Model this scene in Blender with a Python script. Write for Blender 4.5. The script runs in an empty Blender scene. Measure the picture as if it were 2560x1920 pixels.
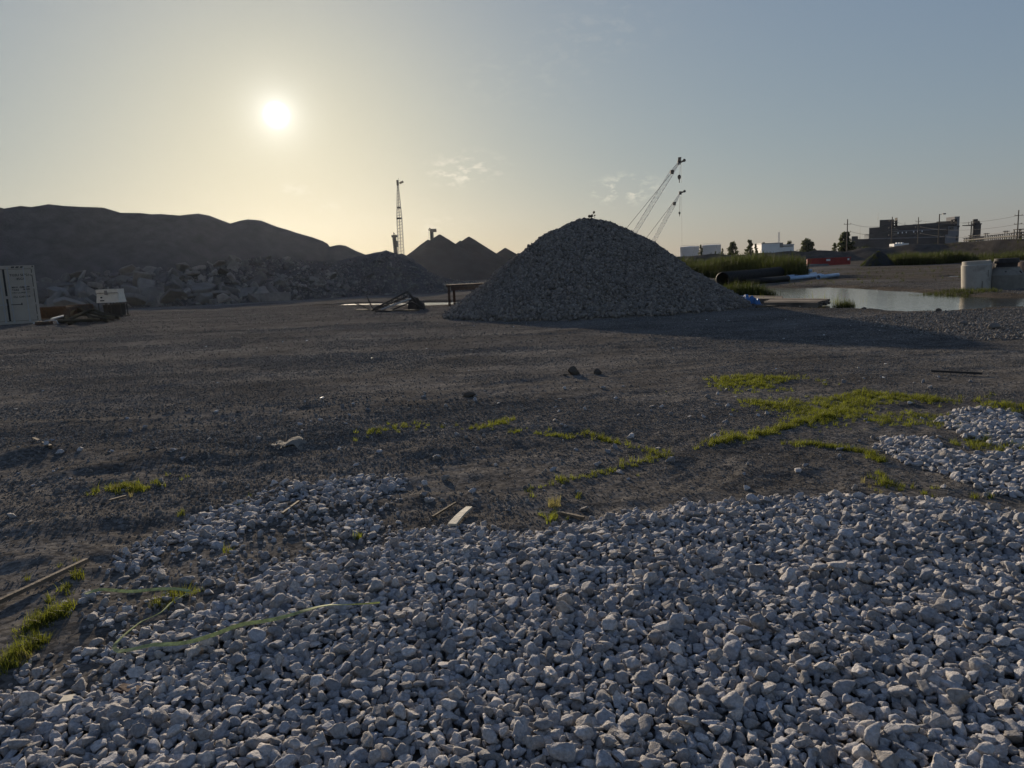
import bpy, bmesh, math, random
import numpy as np
from mathutils import Matrix, Vector, noise as mnoise

# ---------------------------------------------------------------- camera, sky, sun, exposure
sc = bpy.context.scene
COL = sc.collection
random.seed(7); RNG = np.random.default_rng(7)
F = 1597.0                                   # focal length in pixels of a 2212 px wide picture
CX, CY = 1106.0, 829.5
PITCH = math.atan(242 / F); ROLL = math.radians(2.4)
CAMZ = 1.6
cam = bpy.data.cameras.new('camera'); cam_o = bpy.data.objects.new('camera', cam); COL.objects.link(cam_o); sc.camera = cam_o
cam.sensor_width = 36; cam.lens = 36 * F / 2212; cam.clip_start = .05; cam.clip_end = 6000
RC = Matrix.Rotation(math.pi / 2 - PITCH, 3, 'X') @ Matrix.Rotation(-ROLL, 3, 'Z')
cam_o.matrix_world = Matrix.Translation((0, 0, CAMZ)) @ RC.to_4x4()

SUN_EL, SUN_AZ = math.radians(11.58), math.radians(-16.18)
SUN_DIR = Vector((math.sin(SUN_AZ) * math.cos(SUN_EL), math.cos(SUN_AZ) * math.cos(SUN_EL), math.sin(SUN_EL)))
world = bpy.data.worlds.new('World'); sc.world = world; world.use_nodes = True
def build_world():
    nt = world.node_tree; N = nt.nodes; L = nt.links
    def mth(op, a, b=None, c=None, clamp=False):
        n = N.new('ShaderNodeMath'); n.operation = op; n.use_clamp = clamp
        for i, v in enumerate((a, b, c)):
            if v is None: continue
            if isinstance(v, (int, float)): n.inputs[i].default_value = v
            else: L.new(v, n.inputs[i])
        return n.outputs[0]
    sky = N.new('ShaderNodeTexSky'); sky.sky_type = 'NISHITA'; sky.sun_disc = False
    sky.sun_elevation = SUN_EL; sky.sun_rotation = SUN_AZ
    sky.air_density = 1.3; sky.dust_density = .7; sky.ozone_density = 2
    sep = N.new('ShaderNodeSeparateColor'); L.new(sky.outputs[0], sep.inputs[0])
    com = N.new('ShaderNodeCombineColor')
    for k, (g, b) in enumerate(((.52, .905), (.50, .965), (.36, .865))):
        v = mth('POWER', mth('MULTIPLY', sep.outputs[k], .02), g)
        v = mth('MULTIPLY', v, b * 10); lim = (8.7, 7.5, 5.1)[k]                 # thick air near the sun evens the sky out
        L.new(mth('DIVIDE', v, mth('POWER', mth('ADD', mth('POWER', mth('DIVIDE', v, lim), 4.0), 1.0), .25)), com.inputs[k])
    # the sun itself and the thin cloud wisps, both by direction in the sky
    tc = N.new('ShaderNodeTexCoord')
    dot = N.new('ShaderNodeVectorMath'); dot.operation = 'DOT_PRODUCT'
    L.new(tc.outputs['Generated'], dot.inputs[0]); dot.inputs[1].default_value = SUN_DIR
    ang = mth('ARCCOSINE', mth('MINIMUM', dot.outputs['Value'], .9999999))
    mr = N.new('ShaderNodeMapRange'); mr.interpolation_type = 'SMOOTHSTEP'
    L.new(ang, mr.inputs[0]); mr.inputs[1].default_value = math.radians(1.3); mr.inputs[2].default_value = math.radians(.3)
    disc = mth('ADD', mth('MULTIPLY', mth('POWER', mr.outputs[0], 2.2), 9.0), mth('MULTIPLY', mth('POWER', 2.71828, mth('MULTIPLY', ang, -52.0)), 7.0))
    halo = mth('MULTIPLY', mth('POWER', 2.71828, mth('MULTIPLY', ang, -9.0)), .6)
    add = N.new('ShaderNodeVectorMath'); add.operation = 'ADD'
    hc = N.new('ShaderNodeCombineXYZ')
    L.new(mth('ADD', disc, halo), hc.inputs[0]); L.new(mth('ADD', disc, mth('MULTIPLY', halo, .84)), hc.inputs[1]); L.new(mth('ADD', disc, mth('MULTIPLY', halo, .25)), hc.inputs[2])
    L.new(com.outputs[0], add.inputs[0]); L.new(hc.outputs[0], add.inputs[1])
    out = add.outputs[0]
    cl = 0
    for (px, py, rad, amp) in CLOUDS:
        d = ray(px, py)
        dv = N.new('ShaderNodeVectorMath'); dv.operation = 'SUBTRACT'; L.new(tc.outputs['Generated'], dv.inputs[0]); dv.inputs[1].default_value = d
        sx = N.new('ShaderNodeVectorMath'); sx.operation = 'MULTIPLY'; L.new(dv.outputs[0], sx.inputs[0]); sx.inputs[1].default_value = (.55, .55, 1.3)
        ln = N.new('ShaderNodeVectorMath'); ln.operation = 'LENGTH'; L.new(sx.outputs[0], ln.inputs[0])
        m = N.new('ShaderNodeMapRange'); m.interpolation_type = 'SMOOTHSTEP'; L.new(ln.outputs['Value'], m.inputs[0]); m.inputs[1].default_value = rad; m.inputs[2].default_value = rad * .1
        cl = mth('ADD', cl, mth('MULTIPLY', m.outputs[0], amp)) if cl else mth('MULTIPLY', m.outputs[0], amp)
    nz = N.new('ShaderNodeTexNoise'); nz.inputs['Scale'].default_value = 62; nz.inputs['Detail'].default_value = 7; nz.inputs['Roughness'].default_value = .62
    mp = N.new('ShaderNodeMapping'); mp.inputs['Scale'].default_value = (.7, .7, 1.5); L.new(tc.outputs['Generated'], mp.inputs[0]); L.new(mp.outputs[0], nz.inputs['Vector'])
    m = N.new('ShaderNodeMapRange'); m.interpolation_type = 'SMOOTHSTEP'; L.new(nz.outputs[0], m.inputs[0]); m.inputs[1].default_value = .47; m.inputs[2].default_value = .68
    fac = mth('MULTIPLY', cl, m.outputs[0], None, True)
    mx = N.new('ShaderNodeMix'); mx.data_type = 'RGBA'; L.new(fac, mx.inputs['Factor']); L.new(out, mx.inputs['A']); mx.inputs['B'].default_value = (8.2, 7.6, 6.2, 1)
    bg = N['Background']; L.new(mx.outputs['Result'], bg.inputs[0]); bg.inputs[1].default_value = .083
CLOUDS = [(1008, 366, .04, .4), (985, 375, .03, .35), (1352, 408, .034, .6), (1325, 418, .03, .35), (640, 408, .018, .35), (962, 494, .03, .3), (700, 444, .02, .25), (1300, 62, .06, .06), (1120, 170, .08, .05)]

sun = bpy.data.lights.new('sun', 'SUN'); sun.energy = 5.0; sun.angle = math.radians(.55); sun.color = (1, .83, .62)
sun_o = bpy.data.objects.new('sun', sun); COL.objects.link(sun_o); sun_o.rotation_euler = (-SUN_DIR).to_track_quat('-Z', 'Y').to_euler()
vs = sc.view_settings; vs.view_transform = 'Standard'; vs.look = 'None'; vs.gamma = 1; vs.exposure = .35; vs.use_curve_mapping = False
sc.render.engine = 'CYCLES'
sc.cycles.max_bounces = 5; sc.cycles.diffuse_bounces = 3; sc.cycles.glossy_bounces = 3; sc.cycles.transmission_bounces = 3
sc.cycles.volume_bounces = 0; sc.cycles.use_denoising = True; sc.cycles.caustics_reflective = False; sc.cycles.caustics_refractive = False
sc.cycles.sample_clamp_indirect = 4

# ---------------------------------------------------------------- picture rays -> places on the ground
def ray(px, py):
    d = RC @ Vector(((px - CX) / F, -(py - CY) / F, -1)); return d.normalized()
def G(px, py, z=0.0):
    d = ray(px, py); t = (z - CAMZ) / d.z
    return Vector((d.x * t, d.y * t, z))
def AT(px, py, Y):
    d = ray(px, py); t = Y / d.y
    return Vector((d.x * t, Y, CAMZ + d.z * t))
def Q(x, y): return x * .8640625, y * .8640625   # from the 2560 px picture
build_world()

# ---------------------------------------------------------------- numeric helpers
_perm = np.random.default_rng(3).random((257, 257)).astype(np.float32)
_perm[256] = _perm[0]; _perm[:, 256] = _perm[:, 0]
def vn(x, y):
    xi = np.floor(x).astype(int); yi = np.floor(y).astype(int); fx = x - xi; fy = y - yi
    fx = fx * fx * (3 - 2 * fx); fy = fy * fy * (3 - 2 * fy); xi %= 256; yi %= 256
    return (_perm[xi, yi] * (1 - fx) + _perm[xi + 1, yi] * fx) * (1 - fy) + (_perm[xi, yi + 1] * (1 - fx) + _perm[xi + 1, yi + 1] * fx) * fy - .5
def fbm(x, y, o=4):
    s = 0; a = 1
    for i in range(o): s = s + a * vn(x * 2 ** i + 17.3 * i, y * 2 ** i + 9.1 * i); a *= .5
    return s
def sst(e0, e1, v):
    t = np.clip((v - e0) / (e1 - e0), 0, 1); return t * t * (3 - 2 * t)
def poly_sd(P, poly):
    """signed distance to a polygon, negative inside"""
    P = np.asarray(P, float); poly = np.asarray(poly, float); n = len(poly)
    d = np.full(len(P), 1e9); ins = np.zeros(len(P), bool)
    for i in range(n):
        a = poly[i]; b = poly[(i + 1) % n]; e = b - a; w = P - a
        t = np.clip((w @ e) / max(e @ e, 1e-12), 0, 1)
        d = np.minimum(d, np.hypot(w[:, 0] - e[0] * t, w[:, 1] - e[1] * t))
        c = ((a[1] > P[:, 1]) != (b[1] > P[:, 1]))
        if b[1] != a[1]: ins ^= c & (P[:, 0] < (b[0] - a[0]) * (P[:, 1] - a[1]) / (b[1] - a[1]) + a[0])
    return np.where(ins, -d, d)
def gp(pts, z=0): return np.array([G(x, y, z).to_tuple()[:2] for x, y in pts])
def line_pts(pts, step):
    P = gp(pts); out = []
    for a, b in zip(P[:-1], P[1:]):
        n = max(1, int(np.linalg.norm(b - a) / step))
        for k in range(n): out.append(a + (b - a) * (k + RNG.random()) / n)
    return np.array(out)

POND = gp([(1560, 645), (1580, 636), (1620, 625), (1640, 622), (1690, 621.5), (1722, 622), (1783, 620), (1858, 623.5), (1917, 628), (1975, 630), (2034, 636), (2092, 638.5), (2151, 642), (2230, 644),
           (2300, 650), (2300, 668), (2212, 667), (2150, 665), (2112, 668), (2070, 672), (2034, 674), (1990, 674), (1946, 676), (1915, 672), (1878, 669), (1830, 669), (1780, 669), (1750, 667.5), (1701, 663), (1660, 659), (1620, 655), (1585, 648)], -.05)
PUD = [gp(p, -.05) for p in (
    [(690, 661), (760, 656.5), (830, 655), (960, 653), (1000, 652), (1005, 660), (930, 663), (800, 661.5)],
    [(2020, 598.5), (2060, 596.5), (2110, 595.5), (2130, 597), (2100, 599.5), (2050, 600.5)])]
RUTS = [gp(p) for p in ([(-250, 1135), (300, 1078), (700, 1012), (1000, 985), (1300, 1000)], [(-200, 905), (500, 800), (1100, 742), (1700, 742), (2300, 765)], [(100, 1010), (600, 915), (1000, 862), (1700, 790), (2350, 775)], [(-200, 790), (600, 735), (1300, 712), (2300, 722)])]
GRAVEL = gp([(2400, 1150), (2212, 1126), (2120, 1112), (2040, 1087), (1900, 1080), (1780, 1078), (1640, 1080), (1500, 1096), (1380, 1116), (1250, 1132), (1150, 1162), (1060, 1164), (980, 1156), (900, 1158), (800, 1190), (700, 1210), (600, 1232), (520, 1262), (460, 1300), (400, 1330), (330, 1362), (285, 1400), (330, 1440), (230, 1478), (150, 1502), (60, 1490), (0, 1530), (-250, 1560), (-900, 2300), (3100, 2300), (2900, 1500)])
GR2 = gp([(1925, 968), (1955, 950), (2005, 950), (2060, 975), (2110, 990), (2212, 985), (2330, 990), (2350, 1090), (2200, 1075), (2130, 1050), (2090, 1030), (2010, 1012), (1950, 1000)])
GR3 = gp([(2055, 895), (2100, 888), (2212, 905), (2330, 920), (2330, 985), (2190, 975), (2130, 950), (2080, 920)])
GR4 = gp([(375, 1165), (400, 1130), (450, 1105), (520, 1085), (570, 1090), (560, 1110), (500, 1140), (430, 1170)])
GR5 = gp([(560, 1100), (600, 1060), (700, 1025), (790, 1020), (885, 1060), (880, 1080), (820, 1075), (740, 1080), (680, 1110), (600, 1120)])
SPARSE = gp([(150, 1280), (260, 1190), (380, 1120), (520, 1075), (690, 1025), (890, 1060), (870, 1120), (900, 1165), (700, 1225), (460, 1310), (300, 1400), (200, 1500), (60, 1500), (0, 1480), (30, 1420), (230, 1380)])
BUMPS = [(G(40, 985), .75, .10), (G(970, 972), .55, .07), (G(150, 1140), .55, .05), (G(30, 1105), .7, .05), (G(330, 1000), .9, .05), (G(720, 930), .8, .05), (G(1240, 905), 1.1, .05)]
PILE_C = np.array([3.15, 28.9])

def H(x, y):
    x = np.asarray(x, float); y = np.asarray(y, float); r = np.hypot(x, y)
    z = .035 * fbm(x * .45, y * .45, 4) * sst(75, 30, r) + .018 * fbm(x * 2.3 + 5, y * 2.3, 3) * sst(60, 20, r)
    z = z + .016 * fbm(x * 9, y * 9, 2) * sst(14, 6, r)
    z = z + .032 * fbm(x * .7 - y * .25, y * 2.1 + x * .5, 3) * sst(0, -1.5, x) * sst(3.5, 5, y) * sst(14, 9, y)
    z = z + .25 * fbm(x * .05, y * .05, 3) * sst(62, 120, r)
    z = z + np.clip(y - 58, 0, 110) * .011 * sst(6, 24, x)
    for l in RUTS:
        d = np.full(x.shape, 99.0); sg = np.zeros(x.shape)
        for q0, q1 in zip(l[:-1], l[1:]):
            e = q1 - q0; wx, wy = x - q0[0], y - q0[1]; t = np.clip((wx * e[0] + wy * e[1]) / (e @ e), 0, 1); dd = np.hypot(wx - e[0] * t, wy - e[1] * t); k = dd < d
            d = np.where(k, dd, d); sg = np.where(k, np.sign(wx * e[1] - wy * e[0]), sg)
        for off in (-.85, .85):
            u = np.abs(d * sg - off); z = z - .016 * np.exp(-(u / .16) ** 2) * (.5 + fbm(x * .8, y * .8, 2)) + .012 * np.exp(-((u - .30) / .10) ** 2) * (.6 + fbm(x * 1.1 + 9, y * 1.1, 2))
    for c, s, h in BUMPS: z = z + h * np.exp(-((x - c.x) ** 2 + (y - c.y) ** 2) / (2 * (s * .5) ** 2))
    P = np.stack([x.ravel(), y.ravel()], 1)
    for poly, dep, kd in ((POND, .22, .14), (PUD[0], .14, .5), (PUD[1], .16, .5)):
        m = np.abs(P - poly.mean(0)).max(1) < 60
        if m.any():
            d = np.full(len(P), 9.0); d[m] = poly_sd(P[m], poly)
            d = d.reshape(x.shape)
            n = fbm(x * 1.3, y * 1.3, 3) * .8
            near = sst(2.5, .2, d)
            z = z * (1 - near) + near * (-.04 + (d + n * .5 * min(1, .16 / kd)) * kd).clip(-dep, .05)
    return z
def h1(x, y): return float(H(np.array([x]), np.array([y]))[0])
def GH(px, py):
    p = G(px, py)
    for _ in range(3): p = G(px, py, h1(p.x, p.y))
    return p

# ---------------------------------------------------------------- materials
MATS = {}
def mat(name, col, rough=.85, spec=.3, ns=4.0, na=.25, bump=0.0, bs=30.0, metal=0.0, rnd=0.0, tint=None, coord='Object', detail=6, stain=None, transl=None):
    m = bpy.data.materials.new(name); m.use_nodes = True; nt = m.node_tree; N = nt.nodes; L = nt.links
    b = N['Principled BSDF']; b.inputs['Roughness'].default_value = rough; b.inputs['Specular IOR Level'].default_value = spec; b.inputs['Metallic'].default_value = metal; b.inputs['Diffuse Roughness'].default_value = .25 if spec == 0 else 0
    tc = N.new('ShaderNodeTexCoord'); nz = N.new('ShaderNodeTexNoise'); nz.inputs['Scale'].default_value = ns; nz.inputs['Detail'].default_value = detail; nz.inputs['Roughness'].default_value = .62
    L.new(tc.outputs[coord], nz.inputs['Vector'])
    mr = N.new('ShaderNodeMapRange'); L.new(nz.outputs[0], mr.inputs[0]); mr.inputs[1].default_value = .3; mr.inputs[2].default_value = .7; mr.inputs[3].default_value = 1 - na; mr.inputs[4].default_value = 1 + na
    val = mr.outputs[0]
    colsock = None
    if rnd or tint:
        oi = N.new('ShaderNodeObjectInfo')
        if rnd:
            r = N.new('ShaderNodeMapRange'); L.new(oi.outputs['Random'], r.inputs[0]); r.inputs[3].default_value = 1 - rnd; r.inputs[4].default_value = 1 + rnd
            mm = N.new('ShaderNodeMath'); mm.operation = 'MULTIPLY'; L.new(val, mm.inputs[0]); L.new(r.outputs[0], mm.inputs[1]); val = mm.outputs[0]
        if tint:
            wn = N.new('ShaderNodeTexWhiteNoise'); wn.noise_dimensions = '1D'; L.new(oi.outputs['Random'], wn.inputs['W'])
            cm = N.new('ShaderNodeMix'); cm.data_type = 'RGBA'; L.new(wn.outputs['Value'], cm.inputs['Factor']); cm.inputs['A'].default_value = (*col, 1); cm.inputs['B'].default_value = (*tint, 1); colsock = cm.outputs['Result']
    if stain:
        n2 = N.new('ShaderNodeTexNoise'); n2.inputs['Scale'].default_value = stain[1]; n2.inputs['Detail'].default_value = 5; L.new(tc.outputs[coord], n2.inputs['Vector'])
        m2 = N.new('ShaderNodeMapRange'); L.new(n2.outputs[0], m2.inputs[0]); m2.inputs[1].default_value = stain[2]; m2.inputs[2].default_value = stain[2] + .15
        cm = N.new('ShaderNodeMix'); cm.data_type = 'RGBA'; L.new(m2.outputs[0], cm.inputs['Factor'])
        if colsock: L.new(colsock, cm.inputs['A'])
        else: cm.inputs['A'].default_value = (*col, 1)
        cm.inputs['B'].default_value = (*stain[0], 1); colsock = cm.outputs['Result']
    mx = N.new('ShaderNodeVectorMath'); mx.operation = 'SCALE'
    if colsock: L.new(colsock, mx.inputs[0])
    else: mx.inputs[0].default_value = col
    L.new(val, mx.inputs['Scale']); L.new(mx.outputs[0], b.inputs['Base Color'])
    if bump:
        n3 = N.new('ShaderNodeTexNoise'); n3.inputs['Scale'].default_value = bs; n3.inputs['Detail'].default_value = 6; n3.inputs['Roughness'].default_value = .65; L.new(tc.outputs[coord], n3.inputs['Vector'])
        bp = N.new('ShaderNodeBump'); bp.inputs['Strength'].default_value = bump; bp.inputs['Distance'].default_value = 1.0 / bs; L.new(n3.outputs[0], bp.inputs['Height']); L.new(bp.outputs[0], b.inputs['Normal'])
    if transl:
        t = N.new('ShaderNodeBsdfTranslucent'); s2 = N.new('ShaderNodeVectorMath'); s2.operation = 'SCALE'; s2.inputs[0].default_value = transl; L.new(val, s2.inputs['Scale']); L.new(s2.outputs[0], t.inputs[0])
        ms = N.new('ShaderNodeMixShader'); ms.inputs[0].default_value = .5; L.new(b.outputs[0], ms.inputs[1]); L.new(t.outputs[0], ms.inputs[2]); L.new(ms.outputs[0], N['Material Output'].inputs[0])
    MATS[name] = m; return m

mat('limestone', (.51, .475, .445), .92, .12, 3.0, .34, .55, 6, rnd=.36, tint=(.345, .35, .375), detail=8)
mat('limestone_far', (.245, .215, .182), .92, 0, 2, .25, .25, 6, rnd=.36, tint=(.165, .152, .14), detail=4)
mat('pebble', (.215, .20, .182), .9, 0, 2, .2, 0, 30, rnd=.45, tint=(.165, .152, .138), detail=2)
mat('concrete_rubble', (.225, .205, .186), .95, 0, 2, .22, .35, 8, rnd=.30, tint=(.15, .142, .135), detail=5)
mat('dark_rock', (.11, .095, .08), .9, 0, 9, .3, .5, 30)
mat('soil', (.085, .077, .07), .97, 0, .8, .3, .6, 5, coord='Object')
mat('slag', (.10, .096, .095), .97, 0, .5, .22, .6, 3.0, coord='Object')
mat('coal', (.040, .043, .050), .95, 0, .4, .25, .4, 2.0)
mat('wood_old', (.17, .135, .10), .85, .2, 9, .35, .3, 40)
mat('wood_pale', (.55, .50, .40), .8, .2, 9, .25, .2, 40)
mat('wood_dark', (.11, .085, .06), .85, .2, 6, .35, .3, 30)
mat('wood_red', (.08, .045, .035), .85, .2, 12, .3, .3, 40)
mat('plywood', (.20, .16, .125), .85, .2, 3, .3, .2, 20, stain=((.09, .075, .06), 1.5, .5))
mat('steel_rust', (.085, .052, .035), .8, .3, 7, .4, .3, 30, stain=((.05, .035, .028), 2.5, .5))
mat('steel_dark', (.045, .043, .042), .75, .15, 5, .3, .1, 30)
mat('steel_grey', (.20, .19, .18), .5, .5, 5, .25, .1, 30)
mat('steel_light', (.36, .37, .38), .55, .4, 1.2, .15)
mat('crane_paint', (.16, .16, .165), .6, .4, 1, .2)
mat('crane_white', (.60, .60, .60), .6, .4, 1, .15)
mat('container_paint', (.37, .335, .285), .6, .35, 2.2, .1, .05, 12, stain=((.34, .29, .24), 1.7, .62))
mat('gasket', (.02, .02, .02), .8, .3)
mat('lettering', (.03, .03, .03), .7, .3)
mat('machine_white', (.62, .58, .50), .55, .4, 6, .12, stain=((.40, .34, .27), 4, .63))
mat('hose', (.055, .05, .038), .9, 0, 8, .3, .2, 60)
mat('hdpe', (.014, .015, .016), .7, .12, 4, .3)
mat('pvc_blue', (.30, .42, .56), .45, .4, 3, .1)
mat('pvc_hole', (.03, .035, .04), .8, .2)
mat('tarp_blue', (.035, .13, .32), .5, .4, 9, .3, .2, 30)
mat('precast', (.40, .375, .33), .9, .2, 2.5, .14, .15, 40, stain=((.27, .25, .22), 2.2, .56))
mat('precast_dark', (.20, .187, .16), .9, .2, 2.5, .2, .2, 40, stain=((.13, .12, .10), 2.2, .55))
mat('precast_red', (.22, .16, .13), .9, .2, 2.5, .2, .2, 40)
mat('red_paint', (.30, .035, .03), .6, .35, 1.6, .2, stain=((.17, .03, .025), 1.2, .6))
mat('white_paint', (.70, .70, .69), .6, .35, .3, .06)
mat('tank_paint', (.62, .64, .68), .6, .3, .1, .05)
mat('plant_wall', (.085, .082, .085), .9, 0, .12, .18, stain=((.085, .083, .086), .06, .55))
mat('plant_wall_light', (.20, .20, .21), .85, .2, .15, .12)
mat('plant_band', (.07, .07, .072), .8, .3, .3, .2)
mat('plant_glass', (.04, .045, .05), .25, .5)
mat('lamp_white', (.8, .8, .8), .5, .3)
mat('pole_wood', (.10, .085, .07), .85, .2, 2, .2)
mat('wire', (.06, .06, .06), .6, .3)
mat('bark', (.07, .055, .045), .95, .1, 3, .3)
mat('leaf', (.065, .085, .030), .7, .25, 1.5, .35, rnd=.0, transl=(.10, .13, .035))
mat('leaf_far', (.055, .07, .035), .75, .2, .5, .3, transl=(.07, .085, .03))
mat('grass', (.065, .085, .016), .6, .2, 3, .35, rnd=.4, tint=(.10, .10, .03), transl=(.19, .215, .024))
mat('grass_dry', (.20, .18, .08), .7, .2, 3, .3, rnd=.3, transl=(.30, .27, .10))
mat('reed', (.034, .046, .012), .65, .25, .6, .35, rnd=.4, tint=(.07, .07, .02), transl=(.045, .058, .012))
mat('strap', (.52, .56, .30), .7, .2, 45, .4, .2, 200, transl=(.42, .46, .22))
mat('cardboard', (.20, .18, .15), .9, .1, 12, .25, .2, 50)
mat('litter', (.8, .78, .74), .5, .3)

def ground_mat():
    m = bpy.data.materials.new('ground_dirt'); m.use_nodes = True; nt = m.node_tree; N = nt.nodes; L = nt.links; b = N['Principled BSDF']
    b.inputs['Specular IOR Level'].default_value = 0; b.inputs['Diffuse Roughness'].default_value = 0
    geo = N.new('ShaderNodeNewGeometry'); at = N.new('ShaderNodeAttribute'); at.attribute_name = 'wet'; a2 = N.new('ShaderNodeAttribute'); a2.attribute_name = 'dust'
    def nz(s, d=6, r=.6, sc_=(1, 1, 1)):
        mp = N.new('ShaderNodeMapping'); mp.inputs['Scale'].default_value = sc_; L.new(geo.outputs['Position'], mp.inputs[0])
        n = N.new('ShaderNodeTexNoise'); n.inputs['Scale'].default_value = s; n.inputs['Detail'].default_value = d; n.inputs['Roughness'].default_value = r; L.new(mp.outputs[0], n.inputs['Vector']); return n.outputs[0]
    def rmp(s, a, c, o0, o1):
        r = N.new('ShaderNodeMapRange'); L.new(s, r.inputs[0]); r.inputs[1].default_value = a; r.inputs[2].default_value = c; r.inputs[3].default_value = o0; r.inputs[4].default_value = o1; return r.outputs[0]
    def mul(a, c):
        q = N.new('ShaderNodeMath'); q.operation = 'MULTIPLY'
        for i, v in enumerate((a, c)):
            if isinstance(v, (int, float)): q.inputs[i].default_value = v
            else: L.new(v, q.inputs[i])
        return q.outputs[0]
    big = rmp(nz(.35, 5, .6, (1, 1.8, 1)), .3, .7, .60, 1.38); mid = rmp(nz(3.2, 5), .3, .7, .78, 1.25); fine = rmp(nz(38, 4, .7), .3, .7, .62, 1.42)
    vo = N.new('ShaderNodeTexVoronoi'); vo.inputs['Scale'].default_value = 34; L.new(geo.outputs['Position'], vo.inputs['Vector'])
    vc = N.new('ShaderNodeSeparateColor'); L.new(vo.outputs['Color'], vc.inputs[0]); st = rmp(vc.outputs[0], 0, 1, .65, 1.45)
    v = mul(mul(mul(big, mid), fine), st)
    cm = N.new('ShaderNodeMix'); cm.data_type = 'RGBA'; L.new(a2.outputs['Fac'], cm.inputs['Factor']); cm.inputs['A'].default_value = (.104, .0965, .088, 1); cm.inputs['B'].default_value = (.155, .145, .131, 1)
    cw = N.new('ShaderNodeMix'); cw.data_type = 'RGBA'; L.new(at.outputs['Fac'], cw.inputs['Factor']); L.new(cm.outputs['Result'], cw.inputs['A']); cw.inputs['B'].default_value = (.085, .072, .058, 1)
    s = N.new('ShaderNodeVectorMath'); s.operation = 'SCALE'; L.new(cw.outputs['Result'], s.inputs[0]); L.new(v, s.inputs['Scale']); L.new(s.outputs[0], b.inputs['Base Color'])
    L.new(rmp(at.outputs['Fac'], 0, 1, .95, .6), b.inputs['Roughness'])
    bp = N.new('ShaderNodeBump'); bp.inputs['Strength'].default_value = .55; bp.inputs['Distance'].default_value = .008
    ad = N.new('ShaderNodeMath'); ad.operation = 'ADD'; L.new(nz(45, 6, .75), ad.inputs[0]); L.new(rmp(vo.outputs['Distance'], 0, .7, .25, 0), ad.inputs[1]); L.new(ad.outputs[0], bp.inputs['Height'])
    bp2 = N.new('ShaderNodeBump'); bp2.inputs['Strength'].default_value = .35; bp2.inputs['Distance'].default_value = .06; L.new(nz(3.5, 5, .6), bp2.inputs['Height']); L.new(bp.outputs[0], bp2.inputs['Normal']); L.new(bp2.outputs[0], b.inputs['Normal'])
    MATS['ground_dirt'] = m
def water_mat(nm, rough, strength):
    m = bpy.data.materials.new(nm); m.use_nodes = True; nt = m.node_tree; N = nt.nodes; L = nt.links; b = N['Principled BSDF']
    b.inputs['Base Color'].default_value = (.035, .032, .024, 1); b.inputs['Roughness'].default_value = rough; b.inputs['IOR'].default_value = 2.4; b.inputs['Specular IOR Level'].default_value = .5
    geo = N.new('ShaderNodeNewGeometry'); n = N.new('ShaderNodeTexNoise'); n.inputs['Scale'].default_value = 4.5; n.inputs['Detail'].default_value = 4; L.new(geo.outputs['Position'], n.inputs['Vector'])
    bp = N.new('ShaderNodeBump'); bp.inputs['Strength'].default_value = strength; bp.inputs['Distance'].default_value = .04; L.new(n.outputs[0], bp.inputs['Height']); L.new(bp.outputs[0], b.inputs['Normal'])
    MATS[nm] = m
ground_mat(); water_mat('pond_water', .06, .22); water_mat('puddle_water', .22, .5)

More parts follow.
